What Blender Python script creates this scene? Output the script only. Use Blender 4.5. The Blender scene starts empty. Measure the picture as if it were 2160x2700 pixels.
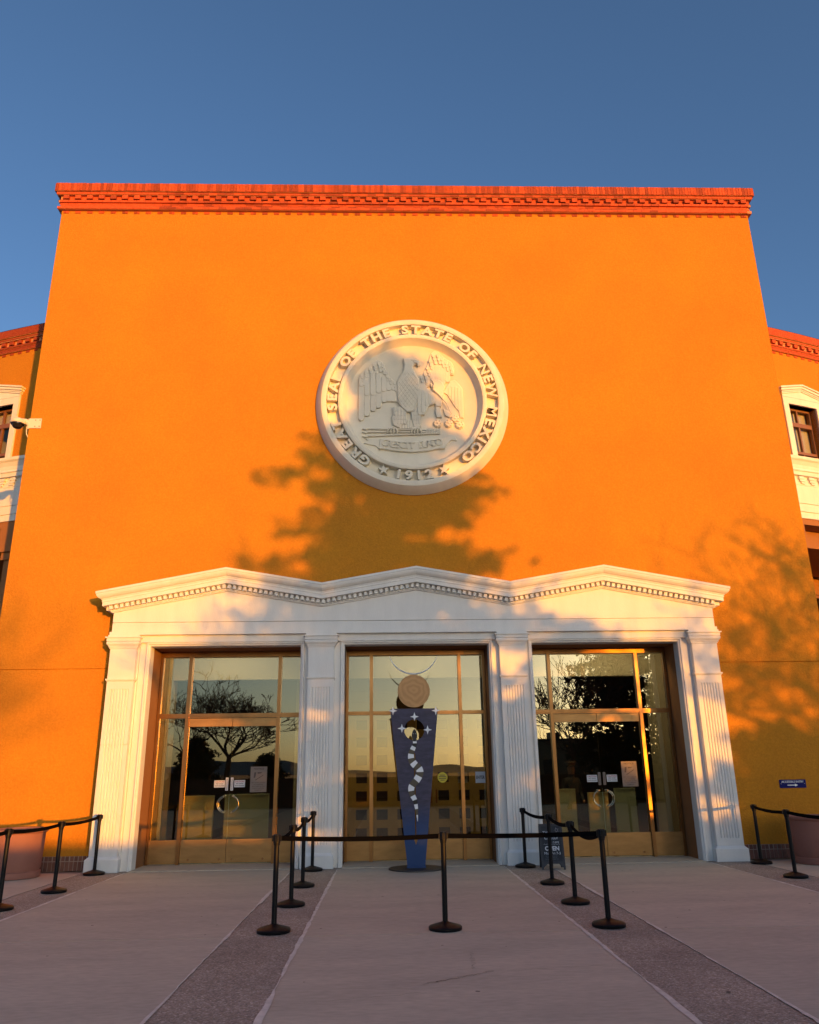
import bpy, bmesh, math, random
from math import sin, cos, pi, radians, sqrt, atan2
from mathutils import Vector, Matrix
random.seed(7)
SC = bpy.context.scene
COL = SC.collection
# ------------------------------------------------------------------ camera
cam_d = bpy.data.cameras.new('camera'); cam = bpy.data.objects.new('camera', cam_d); COL.objects.link(cam)
cam_d.sensor_fit = 'HORIZONTAL'; cam_d.sensor_width = 36; cam_d.lens = 2068.3/2160*36
cam_d.clip_end = 9000; cam_d.clip_start = .05
_p, _r, _y = radians(18.342), radians(-.832), radians(1.7927)
_fw = Vector((sin(_y)*cos(_p), cos(_y)*cos(_p), sin(_p))); _rt = Vector((cos(_y), -sin(_y), 0)); _up = _rt.cross(_fw)
_r2 = cos(_r)*_rt + sin(_r)*_up; _u2 = -sin(_r)*_rt + cos(_r)*_up
M = Matrix((_r2, _u2, -_fw)).transposed().to_4x4(); M.translation = Vector((-.6005, -15.650, 1.652)); cam.matrix_world = M
SC.camera = cam
# ------------------------------------------------------------------ sky, sun, exposure
SUN_K = .53                                   # sideways drift of the shadows per metre of depth
SUN_EL = radians(1.75)
sun_h = Vector((SUN_K, -1, 0)).normalized()
sun_dir = Vector((sun_h.x*cos(SUN_EL), sun_h.y*cos(SUN_EL), sin(SUN_EL)))
world = bpy.data.worlds.new('World'); SC.world = world; world.use_nodes = True
wn = world.node_tree; wn.nodes.clear()
sky = wn.nodes.new('ShaderNodeTexSky'); sky.sky_type = 'NISHITA'; sky.sun_disc = False
sky.sun_elevation = radians(7.0); sky.sun_rotation = atan2(SUN_K, -1); sky.altitude = 2100
sky.air_density = 1.0; sky.dust_density = 10; sky.ozone_density = 2.7
bg = wn.nodes.new('ShaderNodeBackground'); bg.inputs[1].default_value = .13
wo = wn.nodes.new('ShaderNodeOutputWorld')
wn.links.new(sky.outputs[0], bg.inputs[0]); wn.links.new(bg.outputs[0], wo.inputs[0])
sun_d = bpy.data.lights.new('sun', 'SUN'); sun_d.energy = 3.5; sun_d.angle = radians(.53); sun_d.color = (1, .375, .015)
sun = bpy.data.objects.new('sun', sun_d); COL.objects.link(sun); sun.location = (20, -40, 20)
sun.rotation_euler = sun_dir.to_track_quat('Z', 'Y').to_euler()
SC.view_settings.view_transform = 'Standard'; SC.view_settings.look = 'None'
SC.view_settings.exposure = .87; SC.view_settings.gamma = 1; SC.view_settings.use_curve_mapping = False
SC.render.engine = 'CYCLES'; SC.cycles.use_denoising = True
SC.cycles.max_bounces = 8; SC.cycles.transparent_max_bounces = 16
SC.cycles.caustics_reflective = False; SC.cycles.caustics_refractive = False; SC.cycles.sample_clamp_indirect = 4
# ------------------------------------------------------------------ materials
def mat(name, col, rough=.6, metal=0., var=.0, vscale=3., bump=0., bscale=60., rnd=0., col2=None, spec=.5, stretch=(1, 1, 1), fine=0., fscale=120):
    m = bpy.data.materials.new(name); m.use_nodes = True; nt = m.node_tree; N = nt.nodes; L = nt.links
    b = N['Principled BSDF']; b.inputs['Roughness'].default_value = rough; b.inputs['Metallic'].default_value = metal
    b.inputs['Specular IOR Level'].default_value = spec
    tc = N.new('ShaderNodeTexCoord'); mp = N.new('ShaderNodeMapping'); mp.inputs['Scale'].default_value = stretch
    geo = N.new('ShaderNodeNewGeometry')
    L.new(geo.outputs['Position'], mp.inputs[0])
    src = None
    c1 = (*col, 1); c2 = (*(col2 or tuple(c*(1-var) for c in col)), 1)
    if var or col2:
        n1 = N.new('ShaderNodeTexNoise'); n1.inputs['Scale'].default_value = vscale; n1.inputs['Detail'].default_value = 7; n1.inputs['Roughness'].default_value = .62
        L.new(mp.outputs[0], n1.inputs[0]); r = N.new('ShaderNodeValToRGB'); r.color_ramp.elements[0].position = .32; r.color_ramp.elements[1].position = .68
        r.color_ramp.elements[0].color = c2; r.color_ramp.elements[1].color = c1; L.new(n1.outputs[0], r.inputs[0]); src = r.outputs[0]
    if fine:
        n2 = N.new('ShaderNodeTexNoise'); n2.inputs['Scale'].default_value = fscale; n2.inputs['Detail'].default_value = 3
        L.new(mp.outputs[0], n2.inputs[0]); mr = N.new('ShaderNodeMapRange'); mr.inputs[1].default_value = .3; mr.inputs[2].default_value = .7
        mr.inputs[3].default_value = 1-fine; mr.inputs[4].default_value = 1+fine; L.new(n2.outputs[0], mr.inputs[0])
        vm = N.new('ShaderNodeVectorMath'); vm.operation = 'SCALE'
        if src: L.new(src, vm.inputs[0])
        else: vm.inputs[0].default_value = col
        L.new(mr.outputs[0], vm.inputs['Scale']); src = vm.outputs[0]
    if rnd:
        oi = N.new('ShaderNodeObjectInfo'); mr = N.new('ShaderNodeMapRange'); mr.inputs[3].default_value = 1-rnd; mr.inputs[4].default_value = 1+rnd*.6
        L.new(oi.outputs['Random'], mr.inputs[0]); vm = N.new('ShaderNodeVectorMath'); vm.operation = 'SCALE'
        if src: L.new(src, vm.inputs[0])
        else: vm.inputs[0].default_value = col
        L.new(mr.outputs[0], vm.inputs['Scale']); src = vm.outputs[0]
    if src: L.new(src, b.inputs['Base Color'])
    else: b.inputs['Base Color'].default_value = c1
    if bump:
        nb = N.new('ShaderNodeTexNoise'); nb.inputs['Scale'].default_value = bscale; nb.inputs['Detail'].default_value = 5
        L.new(mp.outputs[0], nb.inputs[0]); bp = N.new('ShaderNodeBump'); bp.inputs['Strength'].default_value = bump; bp.inputs['Distance'].default_value = .01
        L.new(nb.outputs[0], bp.inputs['Height']); L.new(bp.outputs[0], b.inputs['Normal'])
    return m
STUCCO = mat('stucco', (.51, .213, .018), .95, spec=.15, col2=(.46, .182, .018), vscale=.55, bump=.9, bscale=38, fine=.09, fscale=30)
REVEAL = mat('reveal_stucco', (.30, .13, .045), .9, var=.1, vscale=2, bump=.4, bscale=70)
STONE = mat('cast_stone', (.77, .75, .71), .8, spec=.3, var=.10, vscale=1.6, bump=.2, bscale=30, fine=.03, stretch=(2.2, 2.2, .5))
SEALM = mat('seal_plaster', (.78, .71, .57), .8, spec=.3, var=.12, vscale=2.5, bump=.1, bscale=40)
BRICK = mat('brick', (.50, .075, .014), .85, var=.25, vscale=9, bump=.5, bscale=60, rnd=.42)
BRICKB = mat('base_brick', (.20, .085, .06), .9, var=.25, vscale=9, bump=.5, bscale=60, rnd=.25)
MORTAR = mat('mortar', (.52, .22, .10), .95, bump=.3)
MORTARB = mat('base_mortar', (.33, .26, .21), .95, bump=.3)
DARKMET = mat('dark_flashing', (.06, .05, .045), .5, .6)
CONC = mat('plaza_concrete', (.56, .465, .35), .9, col2=(.45, .375, .285), vscale=1.1, bump=.25, bscale=40, fine=.09, fscale=14, stretch=(.6, 1.6, 1), rnd=.04)
BRONZE = mat('bronze', (.36, .18, .065), .3, .9, var=.25, vscale=4, stretch=(1, 1, .4))
BRASSK = mat('brass_kick_plate', (.44, .24, .085), .42, .75, var=.28, vscale=2.2, stretch=(1, 1, 3.5))
BLACKP = mat('black_plastic', (.005, .005, .006), .45, spec=.2, bump=.1, bscale=200)
BELT = mat('black_webbing', (.003, .003, .004), .9, spec=.03, bump=.3, bscale=300)
def blue_mat():
    m = mat('sculpture_blue', (.062, .054, .10), .6, var=.5, vscale=7, fine=.10, stretch=(1, 1, 3), bump=.2, bscale=25); nt = m.node_tree; N = nt.nodes; L = nt.links; b = N['Principled BSDF']
    src = b.inputs['Base Color'].links[0].from_socket; geo = N.new('ShaderNodeNewGeometry'); sp = N.new('ShaderNodeSeparateXYZ'); L.new(geo.outputs['Position'], sp.inputs[0])
    nz = N.new('ShaderNodeTexNoise'); nz.inputs['Scale'].default_value = 9; L.new(geo.outputs['Position'], nz.inputs[0]); ad = N.new('ShaderNodeMath'); ad.operation = 'MULTIPLY_ADD'; ad.inputs[1].default_value = .35; L.new(nz.outputs[0], ad.inputs[0]); L.new(sp.outputs['Z'], ad.inputs[2])
    mr = N.new('ShaderNodeMapRange'); mr.inputs[1].default_value = .80; mr.inputs[2].default_value = 1.30; L.new(ad.outputs[0], mr.inputs[0])
    mx = N.new('ShaderNodeMix'); mx.data_type = 'RGBA'; mx.inputs[6].default_value = (.010, .045, .15, 1); L.new(mr.outputs[0], mx.inputs[0]); L.new(src, mx.inputs[7]); L.new(mx.outputs[2], b.inputs['Base Color']); return m
BLUEP = blue_mat(); BLUEB = BLUEP
STEEL = mat('brushed_steel', (.72, .72, .72), .45, .35)
WHITEP = mat('white_paint', (.82, .83, .84), .5)
BLKP = mat('black_paint', (.02, .018, .016), .6)
BROWNP = mat('dark_brown_paint', (.10, .08, .05), .6)
SIGNB = mat('sign_blue', (.004, .006, .10), .6, spec=.15)
SIGNW = mat('sign_white', (.75, .75, .78), .5)
PAPER = mat('paper_white', (.55, .58, .62), .7)
PAPERB = mat('notice_brown', (.19, .15, .125), .6)
INKR = mat('red_ink', (.28, .03, .03), .6); INK = mat('black_ink', (.015, .015, .02), .6)
INKB = mat('brown_ink', (.07, .05, .045), .6)
CHALKB = mat('chalkboard', (.028, .032, .04), .8, var=.3, vscale=10)
CHALK = mat('chalk', (.55, .58, .62), .9); CHALKF = mat('faint_chalk', (.13, .15, .17), .9)
SANDF = mat('sandwich_frame', (.02, .022, .028), .55)
TERRA = mat('terracotta', (.30, .125, .09), .8, var=.12, vscale=3, bump=.15, bscale=30)
SOIL = mat('soil', (.05, .035, .025), .95)
WINFR = mat('window_frame_brown', (.20, .085, .045), .5)
BLIND = mat('window_blind', (.55, .50, .42), .8, var=.12, vscale=30, stretch=(.2, .2, 8))
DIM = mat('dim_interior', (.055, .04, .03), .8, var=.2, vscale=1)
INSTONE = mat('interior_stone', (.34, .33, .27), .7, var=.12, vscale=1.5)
INFLOOR = mat('interior_floor', (.12, .09, .06), .25)
GREENP = mat('pale_green_panel', (.44, .56, .48), .5, var=.1, vscale=2)
GOLDW = mat('lattice_gold', (.62, .44, .13), .5, .15, var=.25, vscale=2.5)
YELLOW = mat('yellow_sticker', (.6, .5, .03), .5)
CAMW = mat('camera_cream', (.72, .62, .48), .45); CAMD = mat('camera_dome', (.015, .012, .01), .08)
BARK = mat('bark', (.075, .055, .04), .9, var=.3, vscale=6)
NEEDLE = mat('needles', (.035, .055, .022), .7, rnd=0, var=.5, vscale=4)
GROUNDM = mat('dry_ground', (.13, .10, .07), .95, var=.4, vscale=.05)
HILLM = mat('far_hills', (.10, .10, .12), 1.)
CLOTHD = mat('dark_uniform', (.012, .012, .014), .8); SKIN = mat('skin', (.28, .15, .10), .6)
FARB = mat('far_building_wall', (.20, .14, .09), .9); FARW = mat('far_window', (.02, .02, .025), .2)

def glass_mat(name, refl, tint):
    m = bpy.data.materials.new(name); m.use_nodes = True; nt = m.node_tree; N = nt.nodes; L = nt.links; N.clear()
    o = N.new('ShaderNodeOutputMaterial'); mx = N.new('ShaderNodeMixShader'); t = N.new('ShaderNodeBsdfTransparent'); g = N.new('ShaderNodeBsdfGlossy')
    t.inputs[0].default_value = (*tint, 1); g.inputs[0].default_value = (.93, .90, .72, 1); g.inputs['Roughness'].default_value = 0
    lw = N.new('ShaderNodeLayerWeight'); lw.inputs[0].default_value = .5; pw = N.new('ShaderNodeMath'); pw.operation = 'POWER'; pw.inputs[1].default_value = 5; L.new(lw.outputs['Facing'], pw.inputs[0]); mr = N.new('ShaderNodeMapRange')
    mr.inputs[3].default_value = refl; mr.inputs[4].default_value = 1; L.new(pw.outputs[0], mr.inputs[0])
    # slight waviness of the big panes
    nz = N.new('ShaderNodeTexNoise'); nz.inputs['Scale'].default_value = 1.3; geo = N.new('ShaderNodeNewGeometry'); L.new(geo.outputs['Position'], nz.inputs[0])
    bp = N.new('ShaderNodeBump'); bp.inputs['Strength'].default_value = .02; bp.inputs['Distance'].default_value = .02; L.new(nz.outputs[0], bp.inputs['Height']); L.new(bp.outputs[0], g.inputs['Normal'])
    L.new(mr.outputs[0], mx.inputs[0]); L.new(t.outputs[0], mx.inputs[1]); L.new(g.outputs[0], mx.inputs[2]); L.new(mx.outputs[0], o.inputs[0])
    return m
GLASS = glass_mat('tinted_glass', .135, (.76, .69, .52)); WGLASS = glass_mat('window_glass', .05, (.9, .9, .86))

def agg_mat():
    m = bpy.data.materials.new('exposed_aggregate'); m.use_nodes = True; nt = m.node_tree; N = nt.nodes; L = nt.links
    b = N['Principled BSDF']; b.inputs['Roughness'].default_value = .85
    geo = N.new('ShaderNodeNewGeometry'); v = N.new('ShaderNodeTexVoronoi'); v.inputs['Scale'].default_value = 75; L.new(geo.outputs['Position'], v.inputs[0])
    sp = N.new('ShaderNodeSeparateColor'); L.new(v.outputs['Color'], sp.inputs[0])
    r = N.new('ShaderNodeValToRGB'); e = r.color_ramp.elements
    e[0].color = (.22, .18, .145, 1); e[1].color = (.66, .55, .45, 1); e[1].position = 1; x = e.new(.45); x.color = (.38, .29, .21, 1); x = e.new(.86); x.color = (.43, .355, .30, 1)
    L.new(sp.outputs[0], r.inputs[0])
    n = N.new('ShaderNodeTexNoise'); n.inputs['Scale'].default_value = 1.2; n.inputs['Detail'].default_value = 6; L.new(geo.outputs['Position'], n.inputs[0])
    mr = N.new('ShaderNodeMapRange'); mr.inputs[1].default_value = .3; mr.inputs[2].default_value = .7; mr.inputs[3].default_value = .78; mr.inputs[4].default_value = 1.1; L.new(n.outputs[0], mr.inputs[0])
    vm = N.new('ShaderNodeVectorMath'); vm.operation = 'SCALE'; L.new(r.outputs[0], vm.inputs[0]); L.new(mr.outputs[0], vm.inputs['Scale']); L.new(vm.outputs[0], b.inputs['Base Color'])
    bp = N.new('ShaderNodeBump'); bp.inputs['Strength'].default_value = .9; bp.inputs['Distance'].default_value = .008; bp.invert = True
    L.new(v.outputs['Distance'], bp.inputs['Height']); L.new(bp.outputs[0], b.inputs['Normal']); return m
AGG = agg_mat()
CAULK = mat('pale_caulk', (.80, .72, .62), .8, var=.35, vscale=6)

def copper_mat():
    m = mat('swirled_copper', (.60, .33, .14), .5, .3); nt = m.node_tree; N = nt.nodes; L = nt.links; b = N['Principled BSDF']
    geo = N.new('ShaderNodeTexCoord'); n = N.new('ShaderNodeTexWave'); n.wave_type = 'RINGS'; n.rings_direction = 'Y'; n.inputs['Scale'].default_value = 3.2; n.inputs['Distortion'].default_value = 9; n.inputs['Detail'].default_value = 2; n.inputs['Detail Scale'].default_value = 1.2
    L.new(geo.outputs['Object'], n.inputs[0]); r = N.new('ShaderNodeValToRGB'); r.color_ramp.elements[0].color = (.42, .22, .085, 1); r.color_ramp.elements[1].color = (.50, .275, .11, 1)
    L.new(n.outputs[0], r.inputs[0]); L.new(r.outputs[0], b.inputs['Base Color']); return m
COPPER = copper_mat()
# ------------------------------------------------------------------ mesh helpers
class MB:
    def __init__(s): s.v = []; s.f = []
    def add(s, vs, fs):
        n = len(s.v); s.v += [tuple(v) for v in vs]; s.f += [tuple(i+n for i in f) for f in fs]; return s
    def box(s, x0, x1, y0, y1, z0, z1):
        return s.add([(x0,y0,z0),(x1,y0,z0),(x1,y1,z0),(x0,y1,z0),(x0,y0,z1),(x1,y0,z1),(x1,y1,z1),(x0,y1,z1)],
                     [(0,3,2,1),(4,5,6,7),(0,1,5,4),(1,2,6,5),(2,3,7,6),(3,0,4,7)])
    def prism(s, pts, y0, y1, bev=0.):          # polygon in xz, extruded along y (y0 = front)
        a = sum(pts[i][0]*pts[(i+1) % len(pts)][1]-pts[(i+1) % len(pts)][0]*pts[i][1] for i in range(len(pts)))
        if a < 0: pts = pts[::-1]
        n = len(pts)
        if bev:
            cx = sum(p[0] for p in pts)/n; cz = sum(p[1] for p in pts)/n
            out = []
            for i in range(n):
                p0 = Vector(pts[i-1]); p = Vector(pts[i]); p1 = Vector(pts[(i+1) % n])
                d0 = (p-p0).normalized(); d1 = (p1-p).normalized(); nn = Vector((-d0.y-d1.y, d0.x+d1.x))
                if nn.length < 1e-6: nn = Vector((-d0.y, d0.x))
                nn.normalize(); out.append((p.x+nn.x*bev, p.y+nn.y*bev))
            vs = [(x, y0, z) for x, z in out]+[(x, y0+bev, z) for x, z in pts]+[(x, y1, z) for x, z in pts]
            fs = [tuple(range(n))]
            for k in (0, 1):
                fs += [(k*n+i, k*n+n+i, k*n+n+(i+1) % n, k*n+(i+1) % n) for i in range(n)]
            return s.add(vs, fs)
        vs = [(x, y0, z) for x, z in pts]+[(x, y1, z) for x, z in pts]
        return s.add(vs, [tuple(range(n)), tuple(range(2*n-1, n-1, -1))]+[(i, n+i, n+(i+1) % n, (i+1) % n) for i in range(n)])
    def rings(s, rs, closed=True, cap0=True, cap1=True):
        n = len(rs[0]); vs = [p for r in rs for p in r]; fs = []
        for k in range(len(rs)-1):
            for i in range(n if closed else n-1):
                j = (i+1) % n; fs.append((k*n+i, k*n+j, k*n+n+j, k*n+n+i))
        if cap0: fs.append(tuple(range(n-1, -1, -1)))
        if cap1: fs.append(tuple((len(rs)-1)*n+i for i in range(n)))
        return s.add(vs, fs)
    def lathe(s, prof, c=(0, 0, 0), n=32, axis='z'):
        rs = []
        for r, h in prof:
            if axis == 'z': rs.append([(c[0]+r*cos(2*pi*i/n), c[1]+r*sin(2*pi*i/n), c[2]+h) for i in range(n)])
            else: rs.append([(c[0]+r*cos(2*pi*i/n), c[1]+h, c[2]+r*sin(2*pi*i/n)) for i in range(n)])
        return s.rings(rs)
    def tube(s, pts, rad, n=8, cap=True):
        rs = []; P = [Vector(p) for p in pts]; ref = Vector((0, 0, 1))
        for i, p in enumerate(P):
            d = (P[min(i+1, len(P)-1)]-P[max(i-1, 0)]).normalized()
            a = d.cross(ref if abs(d.dot(ref)) < .95 else Vector((0, 1, 0))).normalized(); b = d.cross(a)
            r = rad[i] if isinstance(rad, (list, tuple)) else rad
            rs.append([tuple(p+r*(cos(2*pi*k/n)*a+sin(2*pi*k/n)*b)) for k in range(n)])
        return s.rings(rs, cap0=cap, cap1=cap)
    def mesh(s, name, m, smooth=False, fix=True):
        me = bpy.data.meshes.new(name); me.from_pydata(s.v, [], s.f)
        if fix:
            bm = bmesh.new(); bm.from_mesh(me); bmesh.ops.recalc_face_normals(bm, faces=bm.faces); bm.to_mesh(me); bm.free()
        if smooth: smooth_mesh(me)
        if m: me.materials.append(m)
        return me
    def build(s, name, m, parent=None, smooth=False, fix=True): return link(name, s.mesh(name, m, smooth, fix), parent)
def smooth_mesh(me, ang=38):
    bm = bmesh.new(); bm.from_mesh(me)
    for f in bm.faces: f.smooth = True
    for e in bm.edges:
        if len(e.link_faces) == 2 and e.calc_face_angle(0) > radians(ang): e.smooth = False
    bm.to_mesh(me); bm.free()
def link(name, data, parent=None, loc=None, rot=None):
    o = bpy.data.objects.new(name, data); COL.objects.link(o)
    if parent: o.parent = parent
    if loc: o.location = loc
    if rot: o.rotation_euler = rot
    return o
def tag(o, label=None, cat=None, group=None, kind=None):
    if label: o['label'] = label
    if cat: o['category'] = cat
    if group: o['group'] = group
    if kind: o['kind'] = kind
    return o
def thing(name, label, cat, loc=(0, 0, 0), group=None, rz=0):
    o = link(name, None, None, loc, (0, 0, rz)); return tag(o, label, cat, group)
def copy_tree(o, parent=None):
    c = o.copy(); COL.objects.link(c)
    if parent: c.parent = parent
    for ch in list(o.children): copy_tree(ch, c)
    return c
_tc = {}
def text_mesh(txt, size, ext=.001, off=0., m=None, align='CENTER', shear=0.):
    cu = bpy.data.curves.new('text', 'FONT'); cu.body = txt; cu.size = size; cu.extrude = ext; cu.offset = off; cu.align_x = align; cu.resolution_u = 3; cu.shear = shear
    cu.space_line = .95
    o = bpy.data.objects.new('text', cu); COL.objects.link(o); bpy.context.view_layer.update()
    dg = bpy.context.evaluated_depsgraph_get(); me = bpy.data.meshes.new_from_object(o.evaluated_get(dg)); bpy.data.objects.remove(o); bpy.data.curves.remove(cu)
    for v in me.vertices: v.co = Vector((v.co.x, -v.co.z, v.co.y))
    me.materials.clear()
    if m: me.materials.append(m)
    return me
def text(name, txt, size, loc, m, parent=None, ext=.001, off=0., fit=None, rot=0, shear=0., align='CENTER', tilt=0.):
    me = text_mesh(txt, size, ext, off, m, align, shear)
    if fit:
        xs = [v.co.x for v in me.vertices]; zs = [v.co.z for v in me.vertices]; cx = (min(xs)+max(xs))/2; cz = (min(zs)+max(zs))/2
        sx = fit[0]/(max(xs)-min(xs)); sz = fit[1]/(max(zs)-min(zs))
        for v in me.vertices: v.co.x = (v.co.x-cx)*sx; v.co.z = (v.co.z-cz)*sz
    return link(name, me, parent, loc, (tilt, rot, 0))
# ================================================================== GROUND
g = MB()
g.add([(-2500, -2500, -.06), (2500, -2500, -.06), (2500, 2500, -.06), (-2500, 2500, -.06)], [(0, 1, 2, 3)])
tag(g.build('ground', GROUNDM), kind='structure')
plaza = tag(MB().box(-26, 26, -24, .30, -.05, -.012).build('plaza', MORTARB), kind='structure')
strips = [(1.515, 2.33), (5.31, 6.12)]
cols = [(-1.515, 1.515), (2.33, 5.31), (-5.31, -2.33), (6.12, 12.), (-12., -6.12), (12.012, 18), (-18, -12.012)]
rows = [(-24, -18.1), (-18.088, -12.2), (-12.188, -6.24), (-6.228, -.02)]
def wob_slab(x0, x1, y0, y1, z=0.):
    return MB().box(x0+.004, x1-.004, y0+.003, y1-.003, -.04, z)
for cx in cols:
    for ry in rows: wob_slab(cx[0], cx[1], ry[0], ry[1]).build('concrete_slab', CONC, plaza)
for sgn in (-1, 1):
    for a, b in strips:
        MB().box(min(sgn*a, sgn*b)+.006, max(sgn*a, sgn*b)-.006, -24, .29, -.04, -.004).build('aggregate_strip', AGG, plaza)
        for e in (a, b):                                   # ragged caulk line along each strip edge
            x = sgn*e; mb = MB(); L = []; R = []; y = -22.; rr = random.Random(int(x*100))
            w = .014
            while y < -.05:
                w = max(.005, min(.03, w+rr.uniform(-.007, .007))); cxx = x+rr.uniform(-.006, .006)
                L.append((cxx-w, y, .0045)); R.append((cxx+w, y, .0045)); y += rr.uniform(.05, .16)
            n = len(L); mb.add(L+R, [(i, n+i, n+i+1, i+1) for i in range(n-1)])
            mb.build('caulk_line', CAULK, plaza, fix=False)
# cracks in the middle slab
mb = MB(); rr = random.Random(3)
def crack(x0, y0, x1, y1, w=.006, n=26):
    L = []; R = []
    for i in range(n+1):
        t = i/n; x = x0+(x1-x0)*t+rr.uniform(-.03, .03); y = y0+(y1-y0)*t+rr.uniform(-.02, .02); ww = w*rr.uniform(.3, 1)
        L.append((x, y-ww, .003)); R.append((x, y+ww, .003))
    mb.add(L+R, [(i, n+1+i, n+2+i, i+1) for i in range(n)])
crack(-.3, -8.35, .3, -7.95); crack(.4, -7.95, 1.5, -7.8, .003); crack(.15, -7.9, .2, -7.2, .004); crack(-1.5, -8.9, -.3, -8.6, .002); crack(2.4, -3.4, 4.6, -2.9, .003)
mb.build('crack', DARKMET, plaza, fix=False)
sp = MB()
for k in range(70):
    x = rr.uniform(-7, 7); y = rr.uniform(-12, -.6); q = rr.uniform(.006, .02); sp.add([(x+q*cos(a)*rr.uniform(.7, 1.3), y+q*sin(a)*rr.uniform(.7, 1.3), .0025) for a in [2*pi*m/9 for m in range(9)]], [tuple(range(9))])
tag(sp.build('gum_spots', mat('gum_dark', (.14, .11, .09), .9), plaza, fix=False), kind='stuff')
sp = MB()
for k in range(60):
    x = rr.uniform(-7, 7); y = rr.uniform(-11, -.5); l = rr.uniform(.04, .25); w = rr.uniform(.002, .006); sp.add([(x-l, y-w, .0027), (x+l, y-w*rr.uniform(0, 1), .0027), (x+l*rr.uniform(.6, 1), y+w, .0027), (x-l*rr.uniform(.4, 1), y+w, .0027)], [(0, 1, 2, 3)])
tag(sp.build('scuff_marks', mat('pale_scuff', (.62, .55, .47), .9), plaza, fix=False), kind='stuff')
# entrance sill floor (inside the portico reveals)
for a, b in ((-5.30, -2.31), (-1.445, 1.445), (2.31, 5.30)):
    MB().box(a, b, .0, 1.08, -.05, .012).build('threshold_slab', CONC, plaza)
# ================================================================== BUILDING
B = thing('government_building', 'massive orange stucco building block with red brick cornice and curved wings', 'building')
YW = .35; HW = 8.44
wl = MB()
def wallseg(mb, z0, z1, y=YW):
    if z1 <= 4.11 :
        mb.box(-HW, -5.32, y, .8, z0, z1); mb.box(5.32, HW, y, .8, z0, z1)
    else: mb.box(-HW, HW, y, .8, z0, z1)
wallseg(wl, 0, 3.684); wallseg(wl, 3.684, 3.70, YW+.035); wallseg(wl, 3.70, 4.11); wallseg(wl, 4.11, 14.95)
wl.build('wall', STUCCO, B)
sd = MB(); sd.box(-HW, -HW+.4, .8, 9, 0, 14.95); sd.box(HW-.4, HW, .8, 9, 0, 14.95); sd.box(-HW+.4, HW-.4, 8.6, 9, 0, 14.95)
sd.build('side_wall', STUCCO, B)
MB().box(-HW-.1, HW+.1, .3, 9, 14.95, 15.0).build('roof_deck', DARKMET, B)
# piers and soffit behind the stone surrounds
pr = MB()
for a, b in ((-2.30, -1.46), (1.46, 2.30)): pr.box(a, b, .37, 1.12, 0, 4.10)
for a, b in ((-5.9, -5.30), (5.30, 5.9)): pr.box(a, b, .37, 1.12, 0, 4.10)
pr.box(-5.9, 5.9, .37, 1.12, 4.10, 4.16); pr.box(-7, 7, .82, 1.12, 4.16, 4.62)
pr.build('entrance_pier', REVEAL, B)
# --- brick cornice of the block.  z, projection p in front of the wall
core = MB()
for z0, z1, p in ((15.17, 15.40, .155), (15.09, 15.17, .115), (14.96, 15.09, .045), (14.90, 14.96, .075), (14.78, 14.90, .035), (14.705, 14.78, .075)):
    core.box(-HW-p, HW+p, YW-p, .8, z0, z1)
core.box(-HW-.16, -HW+.3, .8, 9, 14.70, 15.40); core.box(HW-.3, HW+.16, .8, 9, 14.70, 15.40)
core.build('cornice_core', MORTAR, B)
MB().box(-HW-.10, HW+.10, YW-.10, .8, 15.402, 15.435).build('coping', DARKMET, B)
def brick_mesh(name, w, d, h, m): return MB().box(-w/2, w/2, 0, d, -h/2, h/2).mesh(name, m)
rr = random.Random(5)
sm = brick_mesh('soldier_brick', .0655, .05, .218, BRICK)
n = 240; xs = [-HW-.15+(2*HW+.30)*(i+.5)/n for i in range(n)]
for x in xs: link('soldier_brick', sm, B, (x, YW-.172+rr.uniform(-.004, .003), 15.286+rr.uniform(-.003, .003)))
dm = brick_mesh('brick_dentil', .132, .09, .098, BRICK); tm = brick_mesh('header_brick', .062, .02, .068, BRICK); bm_ = brick_mesh('back_brick', .064, .02, .11, BRICK)
nd = 60; pitch = (2*HW+.06)/(nd)
dx = [-HW+(i+.5)*pitch-.03 for i in range(nd)]
for i, x in enumerate(dx):
    link('brick_dentil', dm, B, (x, YW-.125+rr.uniform(-.003, .003), 15.028))
    for q in (-.034, .034): link('header_brick', tm, B, (x+q, YW-.014, 14.665+rr.uniform(-.002, .002)))
bk = MB()
for i in range(nd*4):
    x = -HW+(i+.5)*pitch/4; bk.box(x-.0325, x+.0325, YW-.052, YW, 14.985, 15.085)
tag(bk.build('dentil_back_bricks', BRICK, B), kind='stuff')
cm = brick_mesh('course_brick', .196, .05, .062, BRICK)
runs = []
for z, p, off in ((15.130, .127, 0), (14.930, .087, .1), (14.872, .047, 0), (14.811, .047, .1), (14.743, .087, 0)):
    x = -HW-p+off*.5+.1
    if off: runs.append((-HW-p+.02, z, p, .5))
    while x < HW+p-.05: runs.append((x, z, p, 1)); x += .204
runs = [r for r in runs if r[3] == 1]
runs.sort(key=lambda r: (abs(r[0])))
for x, z, p, _ in runs[:300]: link('course_brick', cm, B, (x, YW-p-.006+rr.uniform(-.003, .003), z))
st = MB()
for x, z, p, _ in runs[300:]: st.box(x-.098, x+.098, YW-p-.006, YW-p+.03, z-.031, z+.031)
tag(st.build('outer_course_bricks', BRICK, B), kind='stuff')
# side returns of the brick cornice on the corners
ret = MB()
for sg in (-1, 1):
    for i in range(40):
        y = YW-.12+i*.075; x = sg*(HW+.16); ret.box(min(x, x+sg*.012), max(x, x+sg*.012), y-.033, y+.033, 15.177, 15.395)
tag(ret.build('return_bricks', BRICK, B), kind='stuff')
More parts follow.
